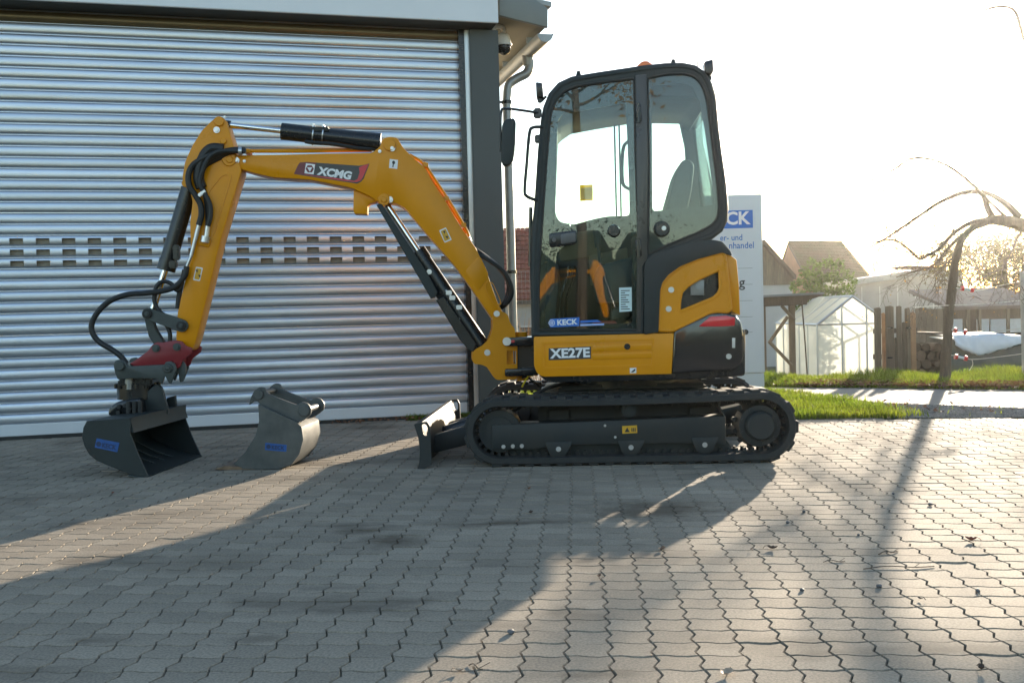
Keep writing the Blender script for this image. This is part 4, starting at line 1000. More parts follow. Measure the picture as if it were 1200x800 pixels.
# logo field
base_d = decal('brand_decal', [(344.5, 204), (349, 194), (351.5, 190.6), (360, 190), (421, 194.4), (427, 193.3), (433, 191.8), (426, 209.5), (423, 213), (418.5, 215.3)], YM - 0.0006, GRD, boom)
decal('decal_maroon', [(344.5, 204), (349, 194), (351.5, 190.6), (360, 190), (371, 190.9), (366, 205.5)], YM - 0.0012, MAR, boom)
decal('decal_red', [(350, 203.7), (400, 209.7), (415, 212), (419, 210), (421.5, 202), (420.5, 196.5), (426, 193.8), (432, 192.4), (425, 208.5), (422, 212), (417.5, 213.6), (400, 211.6)], YM - 0.0015, REDL, boom)
ang = -math.atan2(8.7, 45)
p0 = P(371, 205, YM); p1 = P(411.5, 211.2, YM); bm = BM()
text_bm(bm, 'XCMG', face_mtx(p0.x, YM - 0.0025, p0.z, math.atan2(p1.z - p0.z, p1.x - p0.x)), px(9.8, YM), (p1 - p0).length * 1.0, bold=0.05, shear=0.12)
sq = S([(358.5, 191.5), (369.3, 192.8), (367.5, 204.6), (356.8, 203.2)], YM)
cx_, cz_ = sum(a for a, b in sq) / 4, sum(b for a, b in sq) / 4; rr_ = px(4.7, YM)
hexo = [(cx_ + rr_ * math.cos(t), cz_ + rr_ * math.sin(t)) for t in [math.pi / 3 * k for k in range(6)]]
plate(bm, sq, [hexo], YM - 0.0025, YM - 0.0015)
tri = [(cx_ + rr_ * 0.72 * math.cos(t), cz_ + rr_ * 0.72 * math.sin(t)) for t in (-math.pi / 2, math.pi / 6, 5 * math.pi / 6)]
prism(bm, tri, YM - 0.0025, YM - 0.0015)
obj('brand_lettering', bm, WHT, base_d).parent = boom
w1_ = decal('white_sticker', [(456.8, 186.4), (466.5, 187.6), (465.5, 198.2), (455.8, 197)], YM - 0.0006, WHT, boom)
bm = BM(); c = P(461.3, 190.6, YM); oo = [(c.x + 0.010 * math.cos(t), c.z + 0.012 * math.sin(t)) for t in [2 * math.pi * k / 12 for k in range(12)]]; prism(bm, oo, YM - 0.0024, YM - 0.0015); prism(bm, S([(460.3, 192), (461.6, 192.2), (461, 196.2), (459.8, 196)], YM), YM - 0.0024, YM - 0.0015); obj('sticker_print', bm, INK, boom)
def framed_sticker(pts, yl, parent):
    decal('sticker_border', pts, yl - 0.0006, WHT, parent, r=0.006)
    cx, cy = sum(a for a, b in pts) / 4, sum(b for a, b in pts) / 4
    decal('sticker_field', [(cx + (a - cx) * 0.74, cy + (b - cy) * 0.82) for a, b in pts], yl - 0.0014, YST, parent)
    bm = BM()
    for k in (-0.4, 0.35):
        q = S([(cx + k * 4 - 1.4, cy + k * 8 - 1.6), (cx + k * 4 + 1.8, cy + k * 8 - 1.6), (cx + k * 4 + 1, cy + k * 8 + 1.8)], yl); prism(bm, q, yl - 0.0032, yl - 0.002)
    obj('sticker_print', bm, INK, parent)
framed_sticker([(514.5, 270), (522.5, 266.5), (529.5, 281), (521, 284.5)], YM, boom)

# ---- boom cylinder (leaning strut) and arm cylinder (along the top)
bc = bgroup('boom_cylinder')
yb_ = 0.025
bm = BM(); cyl(bm, P(450, 236, yb_), P(497, 306, yb_), 0.024, n=20); obj('rod', bm, CHR, bc)
bm = BM(); cyl(bm, P(490, 298, yb_), P(566, 410, yb_), 0.062, n=28); cyl(bm, P(488, 295, yb_), P(496, 307, yb_), 0.068, n=28); obj('barrel', bm, BLK, bc)
bm = BM()
g0 = [P(441, 240, YM - 0.02), P(447, 238, YM - 0.02), P(500, 318, YM - 0.02), P(513, 342, YM - 0.02), P(510, 349, YM - 0.02), P(505, 350, YM - 0.02)]
extr(bm, g0, (0, 0.03, 0), 0.004, 1); obj('rod_guard', bm, DGR, bc)
bm = BM()
g0 = [P(511, 352, YM - 0.04), P(520, 347, YM - 0.04), P(558, 402, YM - 0.04), P(555, 412, YM - 0.04), P(550, 411, YM - 0.04), P(539, 398, YM - 0.04)]
extr(bm, g0, (0, 0.02, 0), 0.004, 1); obj('barrel_guard', bm, BLK, bc)
bm = BM()
for k, (u, v) in enumerate((((522, 340), (530, 350)), ((528, 350), (548, 382)), ((532, 356), (556, 392)))): tube(bm, [P(*u, -0.04 + 0.03 * k), P(*v, -0.04 + 0.03 * k)], 0.008, 8)
for c_ in ((530, 349), (538, 360), (526, 343)): p = P(*c_, -0.03); box(bm, tuple(p), (0.04, 0.05, 0.03), 0.004)
split_obj('valve_pipe', bm, ZNC, bc)
bm = BM(); bolt(bm, (503, 318.5), -0.045, 3, 0.01); bolt(bm, (536, 375), -0.062, 3, 0.02); split_obj('port_bolt', bm, ZNC, bc)
ac = bgroup('arm_cylinder')
bm = BM(); cyl(bm, P(262, 146, yb_), P(335, 154, yb_), 0.019, n=18); obj('rod', bm, CHR, ac)
bm = BM(); cyl(bm, P(331, 154, yb_), P(446, 167, yb_), 0.048, 0.062, n=28); cyl(bm, P(330, 154, yb_), P(366, 158, yb_), 0.056, n=28); obj('barrel', bm, BLK, ac)
bm = BM()
for a_ in (367, 378.5): cyl(bm, P(a_, 158.7, yb_), P(a_ + 1.4, 158.9, yb_), 0.066, n=24)
for a_, b_ in ((367, 147), (378.5, 148.5), (387, 167.5), (421, 173)): p = P(a_, b_, yb_ - 0.02); cyl(bm, (p.x, p.y, p.z - 0.015), (p.x, p.y, p.z + 0.012), 0.007, n=8)
split_obj('clamp', bm, ZNC, ac)
bm = BM(); tube(bm, crom([P(358, 166, -0.02), P(368, 167.5, -0.04), P(390, 169, -0.04), P(421, 174, -0.02), P(440, 175, 0)], 5), 0.013, 8); box(bm, tuple(P(375, 152, -0.01)), (0.12, 0.05, 0.03), 0.006); obj('port_hose', bm, HOSE, ac)

bh_ = bgroup('boom_foot_hoses')
for k in range(3):
    o_ = k * 3.2; bm = BM(); tube(bm, crom([P(547, 279, .03), P(551, 287, 0), P(560, 297 - o_ * .4, -.02), P(576, 307 - o_ * .2, -.03 + .03 * k), P(590, 318 + o_ * .3, -.03 + .03 * k), P(598 - o_ * .3, 333, -.03 + .03 * k), P(599.5 - o_ * .7, 345, -.02 + .03 * k), P(594 - o_ * .5, 355, .0), P(586, 361, .03), P(577, 364, .05)], 6), 0.0155, 10); obj('hose', bm, HOSE, bh_)
bm = BM(); cyl(bm, P(545.5, 275, .03), P(549.5, 284, .02), 0.024, n=12); obj('hose_clip', bm, ZNC, bh_)
bm = BM(); cyl(bm, P(261, 145.8, yb_), P(270, 146.9, yb_), 0.030, n=16); obj('rod_eye', bm, BLK, ac)
# ---- arm (stick)
arm = bgroup('arm')
YA, TA = -0.07, 0.19
ao = [(252, 138), (258, 136), (264, 140), (267.5, 151), (274, 172), (277, 181), (283, 200), (258, 282), (245.5, 334), (230.5, 395), (226, 408), (220, 412), (212, 409), (206, 398), (208, 366), (214.5, 338), (221, 312), (223.5, 288), (222.5, 262), (225.5, 236), (221.5, 219), (214.5, 214), (213.5, 208), (216.5, 190), (225, 171), (237, 152)]
bm = BM(); prism(bm, fillet(S(ao, YA), 0.018, 3), YA, YA + TA, 0.006, 2); obj('arm_beam', bm, YEL, arm)
bm = BM()   # recessed side field
q = [(262, 204), (269, 203), (272, 206), (251, 276), (230, 280), (236, 240), (246, 222)]; fo_ = fillet(S(q, YA), 0.02, 3); cxx = sum(a for a, b in fo_) / len(fo_); czz = sum(b for a, b in fo_) / len(fo_)
plate(bm, fo_, [[(cxx + (a - cxx) * 0.86, czz + (b - czz) * 0.93) for a, b in fo_]], YA - 0.005, YA + 0.003)
q = S([(232, 280), (248, 282), (245, 290), (231, 287)], YA); prism(bm, q, YA - 0.014, YA + 0.003, 0.003); split_obj('weld_rib', bm, YEL, arm)
bm = BM()
for c_, r_ in (((257, 142.5), 5.5), ((270, 187), 0.1), ((218, 215), 4.5), ((262, 165.5), 3.5)): boss(bm, c_, r_, YA, 0.014)
split_obj('pin_boss', bm, YEL, arm)
bm = BM(); bolt(bm, (254, 152.5), YA, 3.6); bolt(bm, (263.5, 137.5), YA, 1.6)
split_obj('arm_bolt', bm, ZNC, arm)
framed_sticker([(229.8, 312.5), (237.8, 313.8), (234.2, 329.5), (226.2, 328)], YA, arm)
bcy = bgroup('bucket_cylinder')
bm = BM(); cyl(bm, P(222, 221, yb_ + 0.0), P(195.5, 312, yb_ + 0.0), 0.054, n=28); cyl(bm, P(198, 304, yb_), P(194.5, 317, yb_), 0.060, n=28); obj('barrel', bm, BLK, bcy)
bm = BM(); cyl(bm, P(197, 305, yb_), P(178, 367, yb_), 0.022, n=18); obj('rod', bm, CHR, bcy)
bm = BM(); p = P(207, 296, -0.03); box(bm, tuple(p), (0.04, 0.05, 0.10), 0.008); p = P(203, 310, -0.02); box(bm, tuple(p), (0.05, 0.05, 0.05), 0.008); obj('valve_block', bm, BLK, bcy)
# hoses over the knuckle
hs = bgroup('arm_hoses')
HY = YA - 0.03
def hose(name, pts, r, yl, m=HOSE, k=8):
    bm = BM(); cp_ = crom([P(a, b, yl) for a, b in pts], k); tube(bm, cp_, [r * (1 + (.06 if i % 2 else -.06)) for i in range(len(cp_))] if r > .02 and len(cp_) > 60 and yl < HY + .03 and pts[0][1] < 200 else r, 10); return obj(name, bm, m, hs)
hose('hose', [(287, 176), (276, 175.5), (262, 178), (246, 182), (236, 187), (226, 194), (221, 205), (222, 218), (229, 229), (235, 240), (236, 252), (233, 264)], 0.0195, HY)
for k in range(4): hose('hose', [(288, 177.5 - k * 0.5), (272, 177 + k * 0.3), (256, 178 + k * 2.5), (246 - k * 1.2, 184 + k * 3), (239 - k * 1.0, 196 + k * 2), (234 + k * 0.6, 214), (240, 227), (246 - k * 1.2, 240), (246.5 - k, 253), (243.5, 265)], 0.0165, HY + 0.012 * k - 0.01)
hose('hose', [(262, 175), (250, 174), (243, 178), (238, 186), (234, 198), (233, 210), (236, 220)], 0.036, HY + 0.02)
bm = BM(); a, b = P(240, 224, HY - 0.02), P(233, 229, HY - 0.02); box(bm, tuple((a + b) / 2), (0.055, 0.015, 0.022), 0.004, Matrix.Rotation(R(-38), 3, 'Y')); obj('hose_clamp', bm, ZNC, hs)
bm = BM()
for u, v, r in (((233, 264), (230, 276), 0.014), ((243.5, 265), (242, 277), 0.016), ((241.5, 277), (240, 284), 0.028), ((230, 276), (224, 300), 0.013), ((280, 177.5), (284, 177.5), 0.03), ((224, 300), (219, 312), 0.010)): cyl(bm, P(*u, HY), P(*v, HY), r, n=12)
split_obj('hose_fitting', bm, ZNC, hs)
hose('hose', [(219, 312), (216, 324), (205, 336), (190, 341), (170, 343.5), (150, 345), (130, 352), (116, 364), (108, 378), (108.5, 390), (117, 401), (132, 410), (143, 419), (150, 431), (151, 443)], 0.018, HY)
hose('hose', [(216, 316), (212, 336), (207, 340), (200, 332), (190, 330), (183, 337), (181, 352), (186, 364), (196, 371), (207, 376)], 0.014, HY + 0.02)
hose('hose', [(213, 330), (210, 345), (208, 362)], 0.016, HY + 0.04)
hose('hose', [(186, 362), (194, 378), (199, 390), (199, 402)], 0.014, HY + 0.05)
bm = BM(); cyl(bm, P(151, 425, HY), P(151.5, 456, HY), 0.022, n=14); cyl(bm, P(151.5, 445, HY), P(151.5, 449, HY), 0.027, n=14); obj('hose_coupling', bm, ZINC, hs)

# ---- bucket linkage, quick coupler, tilting adapter
lk_ = bgroup('bucket_linkage')
def link(bm, a, b, ra, rb, y0, y1):
    pa, pb = P(*a, y0), P(*b, y0); A_, B_ = Vector((pa.x, pa.z)), Vector((pb.x, pb.z)); d = (B_ - A_).normalized(); th = math.atan2(d.y, d.x)
    ra, rb = px(ra, y0), px(rb, y0)
    o = [(A_.x + ra * math.cos(th + math.pi / 2 + math.pi * k / 10), A_.y + ra * math.sin(th + math.pi / 2 + math.pi * k / 10)) for k in range(11)]
    o += [(B_.x + rb * math.cos(th - math.pi / 2 + math.pi * k / 10), B_.y + rb * math.sin(th - math.pi / 2 + math.pi * k / 10)) for k in range(11)]
    prism(bm, o, y0, y1, 0.003, 1)
for yy in (YA - 0.03, YA + TA + 0.005):
    bm = BM(); link(bm, (173, 367.5), (212.5, 381.5), 6.6, 7.2, yy, yy + 0.025); obj('side_link', bm, GRY, lk_)
bm = BM(); ck = [P(a, b, 0) for a, b in ((169, 374), (179, 374), (183, 386), (192, 400), (190, 408), (182, 406), (174, 394))]; extr(bm, ck, (0, 0.05, 0), 0.006, 1); obj('connecting_link', bm, GRY, lk_)
bm = BM()
for c_, r_ in (((173, 367.5), 5.0), ((212.5, 381.5), 5.0)): boss(bm, c_, r_, YA - 0.03, 0.02)
split_obj('link_pin', bm, RUB, lk_)
bm = BM(); bolt(bm, (172, 367.5), YA - 0.05, 2.6); bolt(bm, (212, 381.5), YA - 0.05, 2.6); split_obj('link_bolt', bm, GRY, lk_)
qc = bgroup('quick_coupler')
q = S([(152, 426), (163, 419), (174, 410.5), (179, 403.5), (184, 400.5), (190, 401.3), (198, 399.8), (207, 398.5), (214, 400), (217.5, 405), (225.3, 407.5), (224.5, 414), (214, 422), (210.5, 431), (204, 432), (160, 430)], YA - 0.05)
for yy in (YA - 0.055, YA + TA + 0.02):
    bm = BM(); prism(bm, fillet(q, 0.012, 3), yy, yy + 0.022, 0.004); obj('coupler_plate', bm, REDC, qc)
bm = BM(); bolt(bm, (183, 408), YA - 0.055, 4.4, 0.02); bolt(bm, (207.5, 406.5), YA - 0.055, 4.4, 0.02); split_obj('coupler_bolt', bm, GRY, qc)
bm = BM(); q_ = S([(160, 428), (178, 416), (214, 416), (212, 432)], 0); prism(bm, q_, YA - 0.03, YA + TA + 0.02); obj('coupler_body', bm, REDC, qc)
ta = bgroup('tilt_adapter')
q = S([(133, 427), (135, 422.5), (141, 421), (147, 424), (150, 429), (193, 427), (194, 424), (200, 423), (205, 426), (207, 433), (204, 440), (200.5, 449.3), (198, 449), (193.5, 440), (191, 447), (190, 450), (187, 447.5), (184, 443.5), (160, 443), (138, 444.5), (135, 437)], YA - 0.08)
for yy in (YA - 0.085, YA + TA + 0.05):
    bm = BM(); prism(bm, fillet(q, 0.008, 2), yy, yy + 0.025, 0.004); obj('ear_plate', bm, GRY, ta)
bm = BM(); q = S([(207, 424), (214.5, 423.5), (217.5, 428), (218, 436), (214, 447), (210.5, 448), (209, 437), (205, 436)], YA - 0.03); prism(bm, fillet(q, 0.008, 2), YA - 0.03, YA, 0.004); obj('locking_hook', bm, GRY, ta)
bm = BM(); boss(bm, (140.5, 428.5), 5.5, YA - 0.085, 0.02); boss(bm, (196.5, 431), 5.2, YA - 0.085, 0.02); boss(bm, (196.5, 431), 2.6, YA - 0.105, 0.008); split_obj('adapter_pin', bm, GRY, ta)
ac_ = P(170, 455, 0.03)
bm = BM(); box(bm, (P(163, 447, 0).x, 0.025, P(163, 447, 0).z), (0.22, 0.24, 0.05), 0.01); cyl(bm, (P(160, 450, 0).x, 0.025, P(160, 467, 0).z), (P(160, 450, 0).x, 0.025, P(160, 450, 0).z), 0.13, n=32)
for k in range(14):
    t = 2 * math.pi * k / 14; disc(bm, (P(160, 450, 0).x + 0.135 * math.cos(t), 0.025 + 0.135 * math.sin(t), P(160, 454, 0).z), (0, 0, 1), 0.012, 0.03, 8)
obj('rotator', bm, BLK, ta)
bm = BM(); q = S([(126, 487), (128, 477), (138, 470), (165, 466), (168, 486)], -0.15); prism(bm, fillet(q, 0.02, 2), -0.16, 0.18, 0.02); obj('motor_block', bm, BLK, ta)
bm = BM()
for a_, b_, yy in ((140, 476, -0.17), (147, 475, -0.17), (152, 479, -0.18), (139, 483, -0.17), (158, 474, -0.15)): p = P(a_, b_, yy); disc(bm, tuple(p), (0, -1, 0), 0.013, 0.02, 8)
for a_ in (150.5, 157.5, 164): cyl(bm, P(a_, 486, -0.19), P(a_, 470, -0.19), 0.014, n=10)
split_obj('hydraulic_fitting', bm, RUB, ta)
for yy in (-0.05, 0.14):
    bm = BM(); q = S([(160, 487), (166, 468), (176, 456), (184, 449), (190, 453), (195, 470), (198, 480), (197, 487)], yy); prism(bm, fillet(q, 0.02, 3), yy - 0.02, yy + 0.02, 0.004); obj('mount_rib', bm, DGR, ta)
bm = BM(); q = S([(196, 484), (196, 466), (206, 463), (207.5, 480)], 0.2); prism(bm, q, 0.18, 0.22, 0.004); obj('mount_rib', bm, DGR, ta)

# ---- ditching bucket on the adapter
S, P = MF.S, MF.P
bk = empty('ditching_bucket', (0, 0, 0)); bk.parent = ex
YK0, YK1 = MF.L(ground(173.8, 559)).y, MF.L(ground(239, 534.5)).y
YKC = (YK0 + YK1) / 2; print('bucket', YK0, YK1)
prof_ = [(152.5, 489.6), (101.5, 493.2), (97.5, 501), (96, 513), (99, 523), (104.5, 532.5), (113, 539.5), (127, 545.5), (155, 556.5), (174, 559.5)]
full = prof_ + [(161, 531), (152.5, 508)]
sp = S(full, YK0)
for yy in (YK0, YK1 - 0.014):
    bm = BM(); prism(bm, sp, yy, yy + 0.014, 0.002, 1); obj('side_plate', bm, DGR, bk)
pr = S(prof_, YK0); A2 = [Vector(p) for p in pr]
inn = []
for i, p in enumerate(A2):
    d = (A2[min(i + 1, len(A2) - 1)] - A2[max(i - 1, 0)]).normalized(); inn.append(p + Vector((-d.y, d.x)) * 0.012)
bm = BM(); lo = [tuple(p) for p in A2] + [tuple(p) for p in reversed(inn)]
prism(bm, lo, YK0 + 0.014, YK1 - 0.014); obj('shell', bm, DGR, bk)
bm = BM(); a, b = A2[-1], A2[-2]; e = S([(150, 556), (176.5, 560.2), (176.5, 561.6), (150, 558)], YK0); prism(bm, e, YK0 - 0.004, YK1 + 0.004, 0.002, 1); obj('cutting_edge', bm, GRY, bk)
bm = BM(); t_ = S([(152.5, 489.6), (152.5, 495), (156, 507), (153, 507), (148, 492)], YK0); prism(bm, t_, YK0 + 0.014, YK1 - 0.014); obj('top_lip', bm, DGR, bk)
bm = BM()
for yy in (YKC - .14, YKC, YKC + .14): q = S([(108, 530), (130, 541), (158, 551), (140, 547)], YK0); prism(bm, q, yy, yy + 0.012)
for yy, a_, b_ in ((-0.1, 120, 505), (0.08, 118, 518), (0.15, 117, 508), (0.05, 122, 524)): p = P(a_, b_, yy); disc(bm, (p.x, p.y, p.z), (1, 0, -0.2), 0.018, 0.012, 10)
split_obj('inner_rib', bm, GRY, bk)
bs = [(113.5, 513.3), (140, 518.5), (137.5, 529.5), (111, 524)]
BLD = mat('faded_blue_print', (0.012, 0.075, 0.27), 0.5, 0, 0.15, 20)
d_ = decal('bucket_sticker', bs, YK0 - 0.0006, BLD, bk)
DKB = mat('dark_blue_print', (0.01, 0.03, 0.09), 0.45, 0, 0.03)
bm = BM(); p0 = P(119.5, 524.2, YK0); p1 = P(136, 527.2, YK0); text_bm(bm, 'KECK', face_mtx(p0.x, YK0 - 0.0024, p0.z, math.atan2(p1.z - p0.z, p1.x - p0.x)), px(6.2, YK0), (p1 - p0).length, bold=0.03)
c = P(115.8, 520, YK0); prism(bm, [(c.x + 0.016 * math.cos(t), c.z + 0.016 * math.sin(t)) for t in [2 * math.pi * k / 16 for k in range(16)]], YK0 - 0.0024, YK0 - 0.0015)
obj('bucket_lettering', bm, DKB, bk)
bm = BM()
for c_ in ((104.5, 527), (110, 534)): p = P(*c_, YK0); disc(bm, (p.x, YK0, p.z), (0, -1, 0), 0.009, 0.002, 12)
split_obj('hole_disc', bm, INK, bk)  # black discs carry the dark of the two holes

# ================================================================== SPARE BUCKET
gb = ground(325, 550)
SB = Fr((gb.x, gb.y, 0), R(-4))
sp_ = thing('digging_bucket', 'loose grey digging bucket standing on the pavers beside the roller door', 'bucket', SB)
Q = lambda pts, yl=0.0: SB.S(pts, yl)
BW = 0.40
STL = mat('worn_bucket_steel', (0.050, 0.056, 0.056), 0.45, 0.2, 0.3, 6, bump=0.0006, bscale=70, col2=(0.105, 0.11, 0.105))
out_ = [(302.5, 473), (303.5, 493), (299.5, 510), (287, 530), (273, 544), (285, 548.5), (326, 549), (341, 544), (350, 532), (355, 515), (353, 500), (348.5, 495.5)]
for yy in (0.0, BW - 0.016):
    bm = BM(); prism(bm, fillet(Q(out_), 0.006, 2), yy, yy + 0.016, 0.002, 1); obj('side_plate', bm, STL, sp_)
sh = Q([(284, 549), (300, 549.6), (326, 549.2), (341.5, 544.3), (350.8, 532), (355.5, 515), (353.5, 500), (347, 494), (325, 484), (304, 475)])
sv = [Vector(p) for p in sh]; si = []
for i, p in enumerate(sv):
    d = (sv[min(i + 1, len(sv) - 1)] - sv[max(i - 1, 0)]).normalized(); si.append(p + Vector((-d.y, d.x)) * 0.014)
bm = BM(); prism(bm, [tuple(p) for p in sv] + [tuple(p) for p in reversed(si)], -0.003, BW + 0.003); obj('shell', bm, STL, sp_)
bm = BM(); e = Q([(250, 549.8), (262, 546), (300, 547.8), (300, 550.4), (266, 550.8)]); prism(bm, e, 0.005, BW - 0.005, 0.002, 1); obj('cutting_edge', bm, mat('rusty_edge', (0.18, 0.12, 0.075), 0.6, 0.3, 0.4, 12), sp_)
ear = [(289.5, 475.5), (292, 466), (296, 458), (302, 453.8), (308, 454.5), (311.5, 461), (318, 464.5), (346, 475), (352, 471.5), (358, 472.5), (363, 478), (362.5, 486), (357, 491), (350, 495.5), (345, 496.5), (320, 484.5), (304, 476), (300, 470.5), (296, 470)]
for yy in (0.03, BW - 0.055):
    bm = BM(); prism(bm, fillet(Q(ear), 0.01, 2), yy, yy + 0.025, 0.003, 1); obj('ear_plate', bm, STL, sp_)
bm = BM()
for c_, r_ in (((303, 462), 6.0), ((356.5, 481), 6.5)):
    p = SB.P(*c_, 0.03); disc(bm, (p.x, 0.03, p.z), (0, -1, 0), r_ / F * 6.3, 0.012, 24, 0.003); cyl(bm, (p.x, 0.03, p.z), (p.x, BW - 0.03, p.z), 0.020, n=18)
split_obj('pin', bm, STL, sp_)
bm = BM(); d0 = Q([(311, 518.5), (336, 521), (335.5, 529), (310.5, 527)]); prism(bm, d0, -0.0015, 0.001); obj('sticker', bm, BLD, sp_)
bm = BM(); p0 = SB.P(318.5, 526, 0); p1 = SB.P(333.5, 527, 0); text_bm(bm, 'KECK', face_mtx(p0.x, -0.0028, p0.z, math.atan2(p1.z - p0.z, p1.x - p0.x)), 4.6 / F * 6.3, (p1 - p0).length, bold=0.03)
c = SB.P(314.8, 523, 0); prism(bm, [(c.x + 0.014 * math.cos(t), c.z + 0.014 * math.sin(t)) for t in [2 * math.pi * k / 16 for k in range(16)]], -0.0028, -0.001); obj('lettering', bm, DKB, sp_)
# ================================================================== BACKGROUND
def base_fr(pxx, depth, yaw=0.0, z=None):
    w = at(pxx, 360, depth); return Fr((w.x, w.y, zt(depth) if z is None else z), yaw)
WOOD = mat('weathered_wood', (0.15, 0.115, 0.080), 0.85, 0, 0.3, 5, stretch=(6, 6, 0.6), bump=0.003, bscale=14, objrand=0.3)
WOODD = mat('dark_wood', (0.09, 0.068, 0.05), 0.85, 0, 0.3, 5, stretch=(5, 5, 0.8), bump=0.003, bscale=14)
BARK = mat('bark', (0.105, 0.080, 0.058), 0.9, 0, 0.4, 9, stretch=(2, 2, 0.4), bump=0.012, bscale=26)
TILE = mat('roof_tile_red', (0.20, 0.055, 0.035), 0.8, 0, 0.35, 1.2, objrand=0.12, island=0.15)
TILEM = mat('roof_tile_mossy', (0.085, 0.050, 0.032), 0.85, 0, 0.4, 0.8, col2=(0.045, 0.060, 0.024), island=0.15)
BRICK = mat('brick_gable', (0.27, 0.12, 0.075), 0.85, 0, 0.25, 1.5, island=0.25)
PLAST = mat('grey_render', (0.30, 0.29, 0.27), 0.85, 0, 0.12, 1.5)
PLASW = mat('pale_render', (0.45, 0.44, 0.42), 0.85, 0, 0.1, 1.5)
ROOFG = mat('roofing_felt', (0.16, 0.17, 0.18), 0.7, 0, 0.15, 2)
LEAF = mat('leaf_green', (0.075, 0.125, 0.014), 0.55, 0, 0.35, 3, island=0.35, trans=0.45)
LEAFY = mat('leaf_autumn', (0.33, 0.17, 0.03), 0.6, 0, 0.35, 4, island=0.4, trans=0.5)
LEAFB = mat('leaf_brown', (0.16, 0.075, 0.035), 0.7, 0, 0.35, 5, island=0.4, trans=0.25)
GRASS = mat('grass_blade', (0.105, 0.185, 0.012), 0.5, 0, 0.3, 0.9, island=0.35, trans=0.6, col2=(0.18, 0.20, 0.02))
def Pz(fr, a, b, yl=0.0): return fr.P(a, b, yl)

# ---- tiled roof helper: overlapping courses of tiles laid on a quad (p00 eave-left, p10 eave-right, p11 ridge-right, p01 ridge-left)
def tile_roof(name, p00, p10, p11, p01, nu, nv, m, parent, th=0.05):
    v, f = [], []
    p00, p10, p11, p01 = map(Vector, (p00, p10, p11, p01)); nrm = (p10 - p00).cross(p01 - p00).normalized()
    if nrm.z < 0: nrm = -nrm
    Q_ = lambda a, b: (p00 * (1 - a) + p10 * a) * (1 - b) + (p01 * (1 - a) + p11 * a) * b
    for j in range(nv):
        for i in range(nu):
            a0, a1 = i / nu, (i + 0.96) / nu; b0, b1 = j / nv, min(1, (j + 1.08) / nv); k = len(v); h = th * (1 + 0.15 * random.random())
            v += [Q_(a0, b0) + nrm * h, Q_(a1, b0) + nrm * h, Q_(a1, b1) + nrm * 0.012, Q_(a0, b1) + nrm * 0.012, Q_(a0, b0) - nrm * 0.03, Q_(a1, b0) - nrm * 0.03]
            am = (a0 + a1) / 2; v += [Q_(am, b0) + nrm * h * 1.6, Q_(am, b1) + nrm * 0.03]
            f += [(k, k + 6, k + 7, k + 3), (k + 6, k + 1, k + 2, k + 7), (k + 4, k + 5, k + 1, k + 6, k)]
    return raw(name, [tuple(p) for p in v], f, m, parent, kind='stuff')

# ---- red roofed house beyond the gap beside the building
HF = base_fr(612, 36)
h1 = thing('red_roof_house', 'house with a red tiled roof and chimney in the gap left of the cab', 'house', HF)
a, b, c, d = HF.P(560, 352, 0), HF.P(690, 350, 0), HF.P(690, 266, 3), HF.P(560, 268, 3)
tile_roof('roof_tiles', a, b, c, d, 26, 15, TILE, h1, 0.05)
bm = BM(); extr(bm, [a + Vector((0, 0, -0.06)), b + Vector((0, 0, -0.06)), c + Vector((0, 0, -0.06)), d + Vector((0, 0, -0.06))], (0, 0, -0.1)); obj('roof', bm, WOODD, h1)
bm = BM(); p = HF.P(600, 420, 0.3); box(bm, ((a.x + b.x) / 2, 1.9, a.z / 2 - 0.1), (b.x - a.x - 0.3, 3.2, a.z)); obj('wall', bm, PLAST, h1)
bm = BM(); q = HF.P(599.5, 258, 2.4); t = HF.P(599.5, 252, 2.4); box(bm, (q.x, 2.4, t.z - 0.55), (0.26, 0.3, 1.1)); box(bm, (q.x, 2.4, t.z), (0.32, 0.36, 0.08)); obj('chimney', bm, BRICK, h1)
for wx in (596, 614):
    bm = BM(); p = HF.P(wx, 392, 0.3); box(bm, (p.x, 0.28, p.z), (0.7, 0.06, 0.55)); obj('window', bm, mat('window_dark', (0.03, 0.035, 0.04), 0.1), h1) if wx == 596 else obj('window', bm, bpy.data.materials['window_dark'], h1)
    bm = BM(); plate(bm, [(p.x - 0.4, p.z - 0.33), (p.x + 0.4, p.z - 0.33), (p.x + 0.4, p.z + 0.33), (p.x - 0.4, p.z + 0.33)], [[(p.x - 0.33, p.z - 0.26), (p.x + 0.33, p.z - 0.26), (p.x + 0.33, p.z + 0.26), (p.x - 0.33, p.z + 0.26)]], 0.22, 0.30); obj('window_frame', bm, PLASW, h1)
# ---- wire mesh fence with dry vines, seen in the same gap
MFc = base_fr(612, 12.0)
mf = thing('mesh_fence', 'thin wire mesh fence in the gap beside the building corner', 'fence', MFc)
bm = BM()
x0_, x1_ = MFc.P(585, 400).x, MFc.P(660, 400).x; z1_ = MFc.P(612, 318).z
for k in range(13): tube(bm, [(x0_, 0, 0.05 + (z1_ - 0.05) * k / 12), (x1_, 0, 0.05 + (z1_ - 0.05) * k / 12)], 0.0022, 4)
for k in range(17): xx = x0_ + (x1_ - x0_) * k / 16; tube(bm, [(xx, 0.003, 0), (xx, 0.003, z1_)], 0.0018, 4)
obj('wire_mesh', bm, ZINC, mf, kind='stuff')
for xx in (x0_, x1_): bm = BM(); cyl(bm, (xx, 0.02, -0.05), (xx, 0.02, z1_ + 0.03), 0.018, n=10); obj('fence_post', bm, ZINC, mf)
VF = base_fr(612, 12.15)
vp = thing('dry_vines', 'tangle of dry orange-brown stems growing against the mesh fence', 'plant', VF)
bm = BM()
